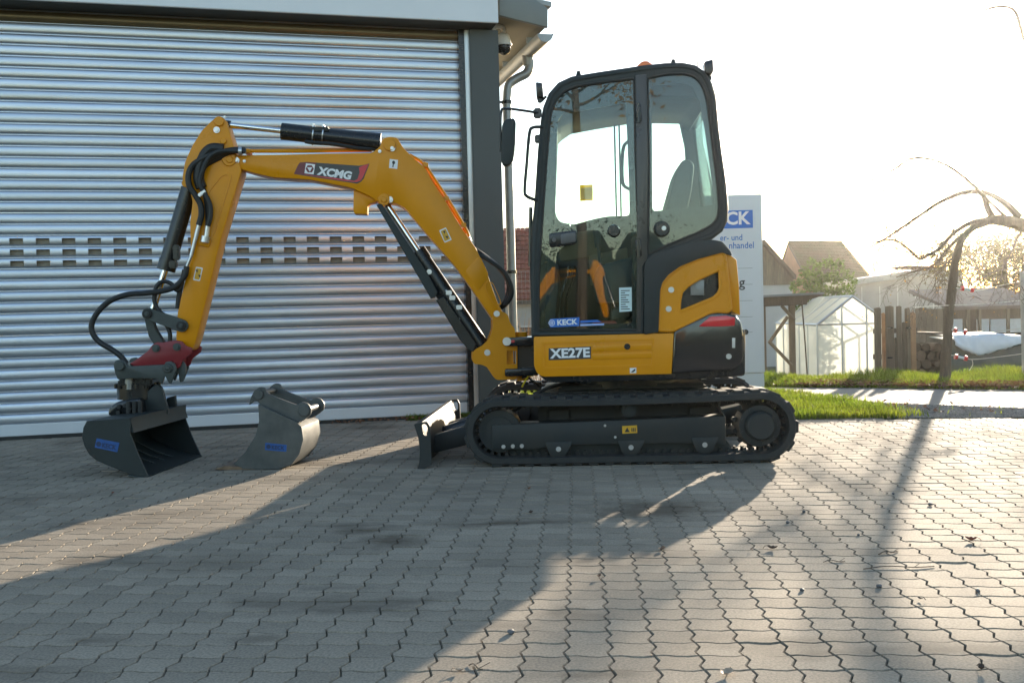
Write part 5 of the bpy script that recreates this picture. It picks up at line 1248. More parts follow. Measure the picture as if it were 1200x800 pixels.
for k in range(46):
    px0 = random.uniform(594, 636); q0 = VF.P(px0, 440, random.uniform(0, 0.25)); q0.z = 0
    lean = random.uniform(-0.12, 0.2); hh = random.uniform(0.35, 0.95); pts = [q0 + Vector((lean * t + random.uniform(-.03, .03), random.uniform(-.04, .04), hh * t)) for t in (0, .3, .6, .85, 1)]
    tube(bm, crom(pts, 3), [0.006 * (1 - 0.75 * i / 12) for i in range(13)], 4, cap=False)
obj('stems', bm, mat('dry_stem', (0.30, 0.17, 0.08), 0.8, 0, 0.3, 5), vp, kind='stuff')

# ---- foliage helpers
def leaf_cloud(centers, n, size, spread):
    """many small bent leaf faces; centers = list of points (with radii) the leaves gather round"""
    v, f = [], []
    for _ in range(n):
        c, r = random.choice(centers)
        dv = Vector((random.gauss(0, 1), random.gauss(0, 1), random.gauss(0, 1))) * (r * spread)
        p = Vector(c) + dv; s = size * random.uniform(0.6, 1.35)
        a = Vector((random.gauss(0, 1), random.gauss(0, 1), random.gauss(0, 0.8))).normalized(); b = a.orthogonal().normalized(); b = (Matrix.Rotation(random.uniform(0, 6.28), 3, a) @ b)
        cz = a.cross(b) * 0.18 * s; k = len(v)
        v += [p - a * s, p + b * s * 0.42 + cz, p + a * s, p - b * s * 0.42 + cz]; f += [(k, k + 1, k + 2), (k, k + 2, k + 3)]
    return [tuple(x) for x in v], f
def grow(bm, p, d, L, r, depth, tips, bend=0.25, split=3, up=0.1, sides=5):
    """one limb: a bent tapering tube, then side limbs"""
    n = 5; pts = [p.copy()]; dd = d.normalized()
    for i in range(n):
        dd = (dd + Vector((random.gauss(0, bend), random.gauss(0, bend), random.gauss(0, bend) + up)) * 0.5).normalized(); pts.append(pts[-1] + dd * (L / n))
    rr = [max(0.0019, r * (1 - 0.65 * i / n)) for i in range(n + 1)]
    tube(bm, pts, rr, sides if r > 0.012 else 4, cap=False)
    tips.append((pts[-1], L))
    if depth <= 0: return
    for k in range(split):
        i = random.randint(2, n); q = pts[i]
        nd = (dd + Vector((random.gauss(0, .7), random.gauss(0, .7), random.gauss(0, .55)))).normalized()
        grow(bm, q, nd, L * random.uniform(0.5, 0.78), rr[i] * 0.62, depth - 1, tips, bend, split, up, sides)

# ---- apple tree by the verge
tb = ground(1107, 447)
TF = Fr((tb.x, tb.y, -0.01), 0)
tree = thing('apple_tree', 'gnarled old apple tree leaning right on the verge, nearly bare', 'tree', TF)
tp = lambda a, b, y=0.0: TF.P(a, b, y)
bm = BM()
pts = [tp(1107, 449), tp(1108, 430), tp(1110, 400), tp(1112, 370), tp(1116, 335), tp(1121, 300), tp(1128, 280), tp(1140, 267, 0.05), tp(1155, 260, 0.1), tp(1172, 258, 0.12), tp(1200, 264, 0.15), tp(1240, 275, 0.2)]
tube(bm, crom(pts, 4), np.interp(np.linspace(0, 1, 45), [0, .05, .3, .5, .62, .8, 1], [0.085, 0.060, 0.053, 0.038, 0.036, 0.060, 0.095]).tolist(), 12)
from mathutils import noise as _nz
for v_ in bm.verts:
    q_ = _nz.noise_vector(v_.co * 9.0) * 0.010 + _nz.noise_vector(v_.co * 28.0) * 0.004; v_.co += q_
obj('trunk', bm, BARK, tree)
bm = BM(); cyl(bm, tp(1232, 470, 0.25), tp(1236, 275, 0.2), 0.13, 0.11, 12); obj('second_trunk', bm, BARK, tree)
bm = BM(); tips = []
def limb(pts, r0, r1, k=5, sub=9, dep=2, up=-0.05):
    P_ = crom(pts, k); n = len(P_); rr = [r0 + (r1 - r0) * i / (n - 1) for i in range(n)]; tube(bm, P_, rr, 7, cap=False)
    for q in range(sub):
        i = random.randint(n // 4, n - 1); d = (P_[min(i + 1, n - 1)] - P_[i - 1]).normalized()
        nd = (d + Vector((random.gauss(0, .6), random.gauss(0, .8), random.gauss(0, .6)))).normalized()
        grow(bm, P_[i], nd, random.uniform(0.16, 0.5), max(0.003, min(.006, rr[i] * 0.4)), dep, tips, 0.35, 3, -.06, 4)
limb([tp(1165, 259, .12), tp(1150, 258, .05), tp(1136, 262, 0), tp(1118, 273, 0), tp(1100, 292, -.05), tp(1086, 300, -.05), tp(1077, 303, -.1), tp(1066, 293, -.1), tp(1052, 283, -.1), tp(1038, 281, -.15), tp(1022, 285, -.2)], 0.030, 0.006, 4, 24, 2)
limb([tp(1160, 260, .1), tp(1142, 266, .2), tp(1122, 280, .3), tp(1108, 295, .35), tp(1092, 312, .4), tp(1072, 318, .45), tp(1050, 325, .5)], 0.028, 0.006, 4, 24, 2)
limb([tp(1165, 258, .12), tp(1157, 243, .15), tp(1150, 226, .2), tp(1128, 226, .2), tp(1100, 238, .1), tp(1070, 258, .1), tp(1040, 278, .05), tp(1010, 295, 0)], 0.040, 0.005, 4, 20, 2)
limb([tp(1195, 255, .12), tp(1180, 240, .15), tp(1165, 230, .2), tp(1150, 224, .2)], 0.045, 0.02, 4, 6, 2)
limb([tp(1180, 256, .12), tp(1120, 200, -.2), tp(1075, 185, -.4), tp(1045, 200, -.5), tp(1020, 212, -.6)], 0.018, 0.004, 5, 16, 2)
limb([tp(1236, 280, .2), tp(1215, 120, 0), tp(1203, 60, 0), tp(1195, 28, 0), tp(1188, 12, 0), tp(1172, 8, 0), tp(1150, 14, 0), tp(1140, 24, 0), tp(1133, 38, 0)], 0.025, 0.003, 5, 8, 1)
limb([tp(1193, 24, 0), tp(1184, 15, 0), tp(1176, 11, 0)], 0.006, 0.003, 4, 3, 1)
limb([tp(1200, 262, .12), tp(1190, 285, 0), tp(1178, 310, -.1), tp(1170, 335, -.15)], 0.012, 0.004, 4, 8, 2)
limb([tp(1130, 278, .0), tp(1118, 300, -.1), tp(1100, 318, -.15), tp(1095, 335, -.15)], 0.010, 0.004, 4, 10, 2)
obj('branches', bm, BARK, tree, recalc=False)
v, f = leaf_cloud([(p, 0.05) for p, L in tips], 240, 0.016, 1.0); raw('leaves', v, f, LEAFY, tree, kind='stuff')

# ---- fence wires with red insulators, tied to the tree
FWc = base_fr(1130, 11.55)
wf = thing('wire_fence', 'pale fence wires strung from the apple tree to a post at the right edge', 'fence', FWc)
wl = lambda a, b, y=0: FWc.P(a, b, y)
bm = BM()
for pts in ([(1116, 337), (1126, 338), (1141, 341), (1170, 335), (1215, 326)], [(1070, 360), (1105, 358), (1130, 357), (1165, 355), (1215, 350)], [(1113, 386), (1124, 387), (1140, 390), (1170, 388), (1215, 382)], [(1112, 416), (1124, 417), (1138, 421), (1170, 418), (1215, 412)], [(1139, 421), (1140, 427), (1136, 434)]):
    tube(bm, crom([wl(*p) for p in pts], 4), 0.0045, 5)
obj('wire', bm, mat('white_rope', (0.55, 0.52, 0.47), 0.7), wf, kind='stuff')
bm = BM(); cyl(bm, wl(1203, 470), wl(1199, 318), 0.042, 0.038, 12); obj('fence_post', bm, mat('pale_post', (0.35, 0.34, 0.32), 0.8), wf)
REDP = mat('red_insulator', (0.62, 0.045, 0.04), 0.35, 0, 0.05)
for k, (cx, cy) in enumerate(((1133.5, 338.7), (1125.2, 388), (1126, 418.8))):
    IF = Fr(FWc.Wd(wl(cx, cy)), 0)
    t = thing('fence_insulator', 'red fence insulator, %s of three on the wires beside the apple tree' % ('topmost', 'the middle one', 'lowest')[k], 'insulator', IF, 'red fence insulators on the wires')
    d = Vector((0.07, 0, -0.013))
    bm = BM()
    for s_ in (-1, 1): cyl(bm, d * s_ * 0.98, d * s_ * 0.62, 0.030, n=14); cyl(bm, d * s_ * 0.62, d * s_ * 0.50, 0.030, 0.014, n=14)
    obj('flanges', bm, REDP, t, kind='stuff')
    bm = BM(); cyl(bm, d * -0.5, d * 0.5, 0.015, n=12); obj('spool', bm, WHT if k != 1 else WHT, t)

# ---- plank fence
PFr = base_fr(1050, 14.2)
pf_ = thing('plank_fence', 'short run of weathered upright planks between the greenhouse and the wood pile', 'fence', PFr)
for (a0, a1, top, yo_, lab) in ((1025.3, 1033, 361, 0, None), (1033.8, 1038.2, 367, .03, 'paler orange plank set back'), (1038.4, 1048, 359, -.02, None), (1048.4, 1051.2, 396, 0.02, None), (1051.2, 1057.2, 359, 0, None), (1057.6, 1061, 378, .02, None), (1061.2, 1062.8, 362, 0.04, None), (1063, 1067.2, 361, -.01, None), (1067.6, 1073.8, 366, 0, 'paler orange plank at the right end')):
    a_, b_ = PFr.P(a0, 400, yo_), PFr.P(a1, 400, yo_); zt_ = PFr.P(a0, top, yo_).z
    w = b_.x - a_.x; o = [(0, 0), (w, 0), (w, zt_ - random.uniform(0, .03)), (w * .6, zt_ + .01), (0, zt_)]
    bm = BM(); prism(bm, [(a_.x + x, z) for x, z in o], yo_, yo_ + 0.025, 0.003, 1); obj('plank', bm, WOOD if not lab else mat('fresh_wood', (0.30, 0.17, 0.09), 0.8, 0, 0.2, 6), pf_, label=lab)
for ry in (388, 418):
    a_, b_ = PFr.P(1024, ry, .06), PFr.P(1075, ry - 1, .06); bm = BM(); box(bm, ((a_.x + b_.x) / 2, 0.075, a_.z), (b_.x - a_.x, 0.04, 0.07)); obj('rail', bm, WOODD, pf_)
bm = BM()
for (a_, b_) in ((1043, 384), (1043, 419), (1065, 384)): p = PFr.P(a_, b_, -.03); box(bm, tuple(p), (0.07, 0.012, 0.018))
split_obj('iron_strap', bm, BLK, pf_)
# grey board fence further back
GF = base_fr(1090, 17)
gfen = thing('board_fence', 'grey vertical board fence behind the apple tree trunk', 'fence', GF)
xq = 1073.0
while xq < 1106:
    wq = random.uniform(5.5, 7.5); a_, b_ = GF.P(xq, 400), GF.P(xq + wq - 0.5, 400); bm = BM(); box(bm, ((a_.x + b_.x) / 2, 0, GF.P(xq, 360 + random.uniform(0, 3)).z / 2), (b_.x - a_.x, 0.022, GF.P(xq, 361).z)); obj('board', bm, WOOD, gfen); xq += wq

# ---- wood pile under tarpaulins
WF = base_fr(1130, 14.6)
wp = thing('wood_pile', 'low stack of firewood right of the plank fence', 'wood pile', WF)
LOGM = mat('log_bark', (0.11, 0.075, 0.05), 0.9, 0, 0.35, 8, objrand=0.35, bump=0.006, bscale=30)
LOGE = mat('log_end', (0.26, 0.17, 0.10), 0.85, 0, 0.25, 12, objrand=0.3)
bm = BM(); cyl(bm, (0, 0, 0), (0, 0.42, 0), 0.072, 0.068, 9, cap=True); lg0 = obj('log', bm, LOGM, wp); first_used = False
xa, xb = WF.P(1074, 400).x, WF.P(1106, 400).x; row = 0; z = 0.07
while z < WF.P(1090, 394).z - 0.05:
    x = xa + (0.07 if row % 2 else 0)
    while x < xb + 0.15:
        o = lg0 if not first_used else lg0.copy()
        if first_used: COL.objects.link(o); o.parent = wp
        first_used = True; s_ = random.uniform(0.72, 1.12); o.location = (x, random.uniform(-0.05, 0.03), z); o.scale = (s_, 1, s_ * random.uniform(.8, 1)); o.rotation_euler = (0, random.uniform(0, 6), random.gauss(0, .04)); x += 0.145
    row += 1; z += 0.122
bm = BM(); box(bm, ((xa + xb) / 2 - 0.05, 0.15, WF.P(1090, 390).z), (xb - xa + 0.15, 0.6, 0.03), 0.004, Matrix.Rotation(R(3), 3, 'Y')); obj('cover_board', bm, WOODD, wp)
def cloth(name, frr, x0, x1, topf, botf, depth, m, nx=26, nz=10, rough=0.02):
    v, f = [], []
    for i in range(nx + 1):
        a = i / nx; x = x0 + (x1 - x0) * a; zt_, zb = topf(a), botf(a)
        for k in range(nz + 1):
            t = k / nz; back = k == 0
            v.append((x + random.uniform(-1, 1) * rough * .3, (depth if k == 0 else -0.08 * math.sin(t * 2) + random.uniform(-1, 1) * rough), (zt_ + 0.02 if k == 0 else zt_ + (zb - zt_) * (k - 1) / (nz - 1) + random.uniform(-1, 1) * rough)))
    s = nz + 1
    for i in range(nx):
        for k in range(nz): f.append((i * s + k, (i + 1) * s + k, (i + 1) * s + k + 1, i * s + k + 1))
    o = raw(name, v, f, m, smooth=True); o.location = frr.loc
    md = o.modifiers.new('thick', 'SOLIDIFY'); md.thickness = 0.006
    return o
zp = lambda a, b: WF.P(a, b).z
def pl(pts): return lambda a: float(np.interp(a, [p[0] for p in pts], [p[1] for p in pts]))
tar = cloth('grey_tarpaulin', WF, WF.P(1112, 400).x, WF.P(1225, 400).x, pl([(0, zp(1115, 398)), (.4, zp(1150, 396)), (1, zp(1215, 398))]), lambda a: 0.12 + 0.05 * math.sin(a * 9), 0.7, mat('dark_green_tarp', (0.06, 0.075, 0.07), 0.5, 0, 0.2, 5), 30, 9)
tag(tar, 'dark green tarpaulin hanging over the pile under the white sheet', 'tarpaulin')
tar2 = cloth('white_tarpaulin', Fr(WF.loc + Vector((0, -0.12, 0.015)), 0), WF.P(1112, 400).x, WF.P(1222, 400).x, pl([(0, zp(1113, 395)), (.2, zp(1140, 394)), (.55, zp(1170, 393)), (.75, zp(1195, 395)), (1, zp(1220, 398))]), pl([(0, zp(1113, 405)), (.1, zp(1124, 412)), (.26, zp(1142, 417.5)), (.5, zp(1168, 410)), (.8, zp(1200, 400)), (1, zp(1222, 401))]), 0.75, mat('white_tarp', (0.62, 0.66, 0.70), 0.45, 0, 0.06, 3), 34, 8, 0.012)
tag(tar2, 'white tarpaulin sheet sagging over the wood pile right of the apple tree', 'tarpaulin')
# low dark shed behind the pile
DF = base_fr(1160, 18.5)
ds = thing('low_shed', 'low dark brown shed with pale window panels behind the tarpaulins', 'shed', DF)
a_, b_ = DF.P(1112, 380), DF.P(1225, 380); zr = DF.P(1160, 362).z
bm = BM(); box(bm, ((a_.x + b_.x) / 2, 0.6, zr / 2), (b_.x - a_.x, 1.2, zr)); obj('wall', bm, WOODD, ds)
bm = BM(); extr(bm, [(a_.x - .1, -.25, zr), (b_.x, -.25, zr), (b_.x, 1.6, zr + .35), (a_.x - .1, 1.6, zr + .35)], (0, 0, 0.06)); obj('roof', bm, mat('shed_roof', (0.13, 0.10, 0.085), 0.8), ds)
for (u0, u1) in ((1114, 1127), (1144, 1158), (1160, 1196)):
    p, q = DF.P(u0, 374), DF.P(u1, 389); bm = BM(); box(bm, ((p.x + q.x) / 2, -0.02, (p.z + q.z) / 2), (q.x - p.x, 0.04, p.z - q.z)); obj('window', bm, mat('pale_panel', (0.55, 0.58, 0.6), 0.3), ds) if u0 == 1114 else obj('window', bm, bpy.data.materials['pale_panel'], ds)
for u in (1129, 1142, 1175): p = DF.P(u, 380); bm = BM(); box(bm, (p.x, -0.2, zr / 2), (0.05, 0.05, zr)); obj('post', bm, WOOD, ds)

# ---- greenhouse
GH = Fr((at(957, 360, 22).x, 22.0, zt(22)), 0)
gh = thing('greenhouse', 'small white glazed greenhouse with a gabled roof beside the plank fence', 'greenhouse', GH)
ze = GH.P(957, 380.5).z; xa_ = 0.0; xap = GH.P(999, 347).x; zap = GH.P(999, 347).z; xw = 2 * xap; LEN = 3.4
POLY = mat('greenhouse_pane', (0.85, 0.86, 0.82), 0.3, 0, 0.03, 1.5, trans=0.9)
_N, _L = POLY.node_tree.nodes, POLY.node_tree.links
_t = _N.new('ShaderNodeBsdfTransparent'); _ms = _N.new('ShaderNodeMixShader'); _ms.inputs[0].default_value = 0.22
_o = _N['Material Output'].inputs[0]; _s = _o.links[0].from_socket; _L.new(_s, _ms.inputs[1]); _L.new(_t.outputs[0], _ms.inputs[2]); _L.new(_ms.outputs[0], _o)
CLEAR = mat('frosted_pane', (0.85, 0.86, 0.82), 0.3, 0, 0.03, 1.5, trans=0.95)
_N, _L = CLEAR.node_tree.nodes, CLEAR.node_tree.links
_t = _N.new('ShaderNodeBsdfTransparent'); _ms = _N.new('ShaderNodeMixShader'); _ms.inputs[0].default_value = 0.6
_o = _N['Material Output'].inputs[0]; _s = _o.links[0].from_socket; _L.new(_s, _ms.inputs[1]); _L.new(_t.outputs[0], _ms.inputs[2]); _L.new(_ms.outputs[0], _o)
def pane(loop, m=None):
    n = (Vector(loop[1]) - Vector(loop[0])).cross(Vector(loop[2]) - Vector(loop[0])).normalized(); bm = BM(); extr(bm, loop, n * 0.008); return obj('pane', bm, m or POLY, gh)
GXs = [0, GH.P(987, 400).x, GH.P(1016, 400).x, xw * 0.86, xw]
zg = lambda x: ze + (zap - ze) * (1 - abs(x - xap) / xap); g_ = 0.012
zm_ = ze - 0.02
for a, b in zip(GXs, GXs[1:]):
    pane([(a + g_, 0, .05), (b - g_, 0, .05), (b - g_, 0, ze - .02), (a + g_, 0, ze - .02)])
    top = [(a + g_, 0, ze + .015), (b - g_, 0, ze + .015), (b - g_, 0, max(ze + .016, zg(b - g_) - .03))]
    if a < xap < b: top.append((xap, 0, zap - .03))
    top.append((a + g_, 0, max(ze + .017, zg(a + g_) - .03))); pane(top)
    pane([(a + g_, LEN, .05), (b - g_, LEN, .05), (b - g_, LEN, ze), (a + g_, LEN, ze)], CLEAR)
for k in range(5):
    y0_, y1_ = LEN * k / 5 + g_, LEN * (k + 1) / 5 - g_
    for xx in (0, xw): pane([(xx, y0_, .05), (xx, y1_, .05), (xx, y1_, ze - .03), (xx, y0_, ze - .03)], CLEAR if xx else None)
    for xe in (0, xw): pane([(xe, y0_, ze + .02), (xe, y1_, ze + .02), (xap, y1_, zap - .01), (xap, y0_, zap - .01)], CLEAR if xe else None)
bm = BM(); t_ = 0.022
def bar(p, q, s_=t_): tube(bm, [p, q], s_, 6)
for yy in (0, LEN):
    for xx in GXs: bar((xx, yy, 0), (xx, yy, zg(xx)))
    for zz in (0.03, ze): bar((0, yy, zz), (xw, yy, zz), 0.018)
    bar((0, yy, ze), (xap, yy, zap), 0.03); bar((xw, yy, ze), (xap, yy, zap), 0.03)
for k in range(1, 5):
    yy = LEN * k / 5
    for xx in (0, xw): bar((xx, yy, 0), (xx, yy, ze)); bar((xx, yy, ze), (xap, yy, zap))
for xx, zz in ((0, ze), (xw, ze), (xap, zap), (0, .03), (xw, .03)): bar((xx, 0, zz), (xx, LEN, zz), 0.028)
obj('frame', bm, GRAIL, gh, kind='stuff')
bm = BM(); extr(bm, [(0.25, 1.4, zg(.25) + .05), (0.25, 2.0, zg(.25) + .05), (0.62, 2.0, zg(.62) + .12), (0.62, 1.4, zg(.62) + .12)], (0, 0, 0.02)); obj('roof_vent', bm, POLY, gh)

# ---- open timber shelter in front of it
LF = base_fr(929, 12.9)
ls = thing('timber_shelter', 'open timber lean-to with a flat roof and crossed braces left of the greenhouse', 'shelter', LF)
l = lambda a, b, y=0: LF.P(a, b, y)
bm = BM(); q = [(a, b) for a, b in ((880, 349), (961, 343), (961, 346.5), (944, 352), (943, 357), (880, 360))]; prism(bm, LF.S(q), -0.1, 0.9, 0.004, 1); obj('roof', bm, WOODD, ls)
bm = BM(); prism(bm, LF.S([(878, 346.5), (962, 342.5), (962, 345), (878, 349.5)]), -0.14, 0.95, 0.003, 1); obj('roof_sheet', bm, ROOFG, ls)
for (a0, a1, yy) in ((926, 932.3, 0), (893, 898, 0.1)): p, q = l(a0, 400, yy), l(a1, 400, yy); bm = BM(); box(bm, ((p.x + q.x) / 2, yy + .03, l(929, 356).z / 2), (q.x - p.x, 0.07, l(929, 356).z), 0.004); obj('post', bm, WOOD, ls)
for (u, v_) in (((916, 358), (931, 375)), ((923, 371), (901, 402)), ((902, 401), (928, 428))): bm = BM(); tube(bm, [l(*u, -.02), l(*v_, -.02)], 0.022, 6); obj('brace', bm, WOOD, ls)
bm = BM(); tube(bm, [l(939.5, 352, -.1), l(943, 395, -.1), l(946, 440, -.1)], 0.009, 6); obj('prop_pole', bm, WOODD, ls)

# ---- barn at the left, house with a mossy roof, grey flat roofed shed
BFm = base_fr(900, 30)
bn = thing('old_barn', 'grey boarded barn gable just right of the company sign', 'barn', BFm)
q = BFm.S([(850, 322), (850, 290), (897, 287), (929, 322), (929, 334), (850, 334)], 0); zb_ = BFm.P(900, 334).z
for k in range(16):
    a0 = 866 + k * 4; top = 287 + max(0, (a0 - 897)) * 1.09; p = BFm.P(a0, top); p2 = BFm.P(a0 + 3.8, top + (4 if a0 > 897 else 0)); bm = BM(); prism(bm, [(p.x, zb_), (p2.x, zb_), (p2.x, p2.z), (p.x, p.z)], random.uniform(-.02, .02), 0.06); obj('board', bm, WOOD, bn)
bm = BM(); p, q2_ = BFm.P(860, 334), BFm.P(929, 334); box(bm, ((p.x + q2_.x) / 2, 0.3, zb_ / 2), (q2_.x - p.x, 0.5, zb_)); obj('wall', bm, PLASW, bn)
bm = BM(); r0, r1 = BFm.P(896, 286, -.3), BFm.P(933, 327, -.3); extr(bm, [r0, r1, r1 + Vector((0, 0, .12)), r0 + Vector((0, 0, .14))], (0, 7, 0)); r2 = BFm.P(855, 327, -.3); extr(bm, [r0, r0 + Vector((0, 0, .14)), r2 + Vector((0, 0, .12)), r2], (0, 7, 0)); obj('roof', bm, WOODD, bn)
HF2 = base_fr(950, 44)
h2 = thing('mossy_roof_house', 'brick gabled house with a mossy brown tiled roof behind the greenhouse', 'house', HF2)
e0, e1, rj1, rj0 = HF2.P(949, 330, 0), HF2.P(1022, 326, 0), HF2.P(987, 284.5, 3.2), HF2.P(924, 284, 3.2)
tile_roof('roof_tiles', e0, e1, rj1, rj0, 34, 24, TILEM, h2, 0.05)
bm = BM(); dn = Vector((0, 0, -.07)); extr(bm, [e0 + dn, e1 + dn, rj1 + dn, rj0 + dn], (0, 0, -.12)); obj('roof', bm, WOODD, h2)
g0 = HF2.P(908, 318, 6); bm = BM(); extr(bm, [rj0 + dn * 2, e0 + dn * 2, Vector((e0.x, e0.y, 0)), Vector((g0.x, g0.y, 0)), Vector((g0.x, g0.y, e0.z))], (0.2, 0.05, 0)); obj('gable', bm, BRICK, h2)
bm = BM(); extr(bm, [rj0, Vector((g0.x - .1, g0.y, e0.z - .1)), Vector((g0.x + 2.4, g0.y, e0.z - .1)), rj1], (0, 0, .08)); obj('rear_roof', bm, TILEM, h2)
bm = BM(); box(bm, ((e0.x + e1.x) / 2, 2.6, e0.z / 2), (e1.x - e0.x - .4, 4.5, e0.z - .2)); obj('wall', bm, PLAST, h2)
GS = base_fr(1060, 40)
gs = thing('grey_shed', 'long grey rendered shed with a flat bluish roof edge behind the fences', 'shed', GS)
p0, p1 = GS.P(999, 340), GS.P(1128, 340); zt0, zt1 = GS.P(999, 333).z, GS.P(1128, 316).z
bm = BM(); prism(bm, [(p0.x, 0), (p1.x, 0), (p1.x, zt1), (p0.x, zt0)], 0, 3); obj('wall', bm, PLAST, gs)
bm = BM(); prism(bm, GS.S([(996, 328), (1108, 312), (1108, 319), (996, 335)], -.25), -.25, 3.2, 0.01, 1); obj('roof', bm, ZINC, gs)
bm = BM(); prism(bm, GS.S([(1064, 311), (1106, 312.5), (1106, 315), (1070, 313)], -.4), -.4, 1.5); obj('roof_overhang', bm, WOODD, gs)
for k in range(6): p = GS.P(1010 + k * 21, 360); bm = BM(); box(bm, (p.x, -0.012, zt0 * .48), (0.04, 0.03, zt0 * .95)); obj('pilaster', bm, PLASW, gs)
p = GS.P(1072, 344); bm = BM(); box(bm, (p.x, -.02, p.z), (.16, .05, .2)); obj('vent', bm, WOODD, gs)

# ---- shrubs
def shrub(name, label, cat, fr, spec, n, size, m, stems, mstem=BARK, spread=0.5):
    t = thing(name, label, cat, fr); cen = []
    bm = BM(); tips = []
    for k in range(stems):
        px_, top = spec(k); q = fr.P(px_, top, random.uniform(-.3, .3)); b0 = Vector((q.x * .75, q.y * .4, 0)); L = (q - b0).length
        pts = [b0 + (q - b0) * t_ + Vector((random.gauss(0, .03), random.gauss(0, .03), 0)) for t_ in (0, .35, .7, 1)]
        tube(bm, pts, [0.02, 0.014, 0.009, 0.004], 5, cap=False)
        for u in np.linspace(.25, 1, 7): cen.append((b0 + (q - b0) * float(u), 0.11 + 0.10 * (1 - u)))
    obj('stems', bm, mstem, t, recalc=False)
    v, f = leaf_cloud(cen, n, size, spread); raw('foliage', v, f, m, t, kind='stuff'); return t
SH = base_fr(960, 25)
tops = [(936, 330), (941, 318), (946, 322), (951, 306), (956, 312), (961, 320), (967, 310), (973, 306), (978, 313), (984, 309), (989, 318), (994, 324), (930, 336), (1000, 330), (964, 326), (981, 325), (948, 332)]
shrub('evergreen_shrub', 'upright bright green shrub rising behind the greenhouse roof', 'shrub', SH, lambda k: tops[k % len(tops)], 5200, 0.055, LEAF, 17)
bm = BM()
S2 = base_fr(1040, 44); tw = thing('bare_bush', 'bare twiggy bush with a few brown leaves standing above the grey shed', 'bush', S2)
bm = BM(); tips = []
for k in range(9): grow(bm, S2.P(1018 + k * 5.5, 335, random.uniform(-.3, .3)), Vector((random.gauss(0, .25), 0, 1)), random.uniform(.8, 1.6), 0.03, 3, tips, .3, 3, .1, 4)
bm2 = bm; obj('twigs', bm, BARK, tw, recalc=False)
v, f = leaf_cloud([(p, .08) for p, L in tips], 420, 0.035, 1); raw('leaves', v, f, LEAFB, tw, kind='stuff')
S3 = base_fr(1165, 27); tw = thing('large_tree', 'large dull brown leafy tree behind the low shed at the right edge', 'tree', S3)
bm = BM(); tips = []; tube(bm, [Vector((0.3, 0, 0)), Vector((.3, 0, .7)), S3.P(1175, 300)], [.16, .13, .1], 9)
for k in range(22): grow(bm, S3.P(1130 + k * 4.6, 345 - 20 * math.sin(k * .3), random.uniform(-1.2, 1.2)), Vector((random.gauss(0, .5), random.gauss(0, .3), .8)), random.uniform(.55, 1.1), 0.03, 3, tips, .3, 3, .06, 4)
obj('limbs', bm, BARK, tw, recalc=False)
cen = [(p, .16) for p, L in tips] + [(S3.P(random.uniform(1128, 1240), random.uniform(290, 360), random.uniform(-1.2, 1.2)), .25) for _ in range(60)]
v, f = leaf_cloud(cen, 9000, 0.055, 1); raw('foliage', v, f, mat('leaf_dull', (0.12, 0.095, 0.035), 0.65, 0, 0.35, 1, island=.4, trans=.35), tw, kind='stuff')

# ---- grass, gravel, leaves
def scatter(n, test, xr, yr):
    out = []
    while len(out) < n:
        x, y = random.uniform(*xr), random.uniform(*yr)
        if test(x, y): out.append((x, y))
    return out
def blades(name, pts, hf, m, label, z=0.0):
    A = np.array(pts); n = len(A); h = np.array([hf(x, y) for x, y in pts]) * rng.uniform(.45, 1.25, n); th = rng.uniform(0, 6.283, n); w = rng.uniform(.0025, .0055, n); ln = rng.uniform(.1, .75, n) * h; ph = rng.uniform(0, 6.283, n)
    dx, dy = np.cos(th) * w, np.sin(th) * w; lx, ly = np.cos(ph) * ln, np.sin(ph) * ln
    V = np.zeros((n, 5, 3)); V[:, 0] = np.stack([A[:, 0] - dx, A[:, 1] - dy, np.full(n, z)], 1); V[:, 1] = np.stack([A[:, 0] + dx, A[:, 1] + dy, np.full(n, z)], 1)
    V[:, 2] = np.stack([A[:, 0] + dx * .8 + lx * .35, A[:, 1] + dy * .8 + ly * .35, z + h * .6], 1); V[:, 3] = np.stack([A[:, 0] - dx * .8 + lx * .35, A[:, 1] - dy * .8 + ly * .35, z + h * .6], 1); V[:, 4] = np.stack([A[:, 0] + lx, A[:, 1] + ly, z + h], 1)
    me = bpy.data.meshes.new(name); I = np.arange(n)[:, None] * 5; quads = (I + np.array([0, 1, 2, 3])).tolist(); tris = (I + np.array([3, 2, 4])).tolist()
    me.from_pydata(V.reshape(-1, 3).tolist(), [], quads + tris); me.update(); me.materials.append(m); o = bpy.data.objects.new(name, me); COL.objects.link(o); o['kind'] = 'stuff'; o['label'] = label; o['category'] = 'grass'; return o
gx = lambda py: 0
xg0 = ground(1020, 482).x; xg1 = ground(1075, 482).x
def in_strip(x, y):
    if not (yard_back(x) + 0.02 < y < yat(pn, x) - 0.03): return False
    return x < xg0 or random.random() < max(0.0, 1 - (x - xg0) / (xg1 - xg0)) ** 2 or (random.random() < .006)
gb_ = lambda x, y: 0.045 + 0.03 * (0.5 + 0.5 * math.sin(x * 5.1 + y * 3.7) * math.cos(x * 2.3 - y * 4.1))
pts = scatter(42000, in_strip, (wb.x + .35, 6.5), (7.8, 11.5))
blades('grass', pts, gb_, GRASS, 'strip of short bright green grass between the pavers and the path')
vb0 = lambda x, y: yat(pf, x) + 0.03 < y < 12.6
pts = scatter(30000, lambda x, y: vb0(x, y) and (x < 4.2 or random.random() < .45), (-1, 7.5), (9.6, 12.6))
blades('grass', pts, lambda x, y: 0.05 + 0.07 * min(1, max(0, (y - yat(pf, x)) / 1.2)) * (0.6 + 0.5 * math.sin(x * 4.3 + 1)), GRASS, 'taller green grass on the verge beyond the path')
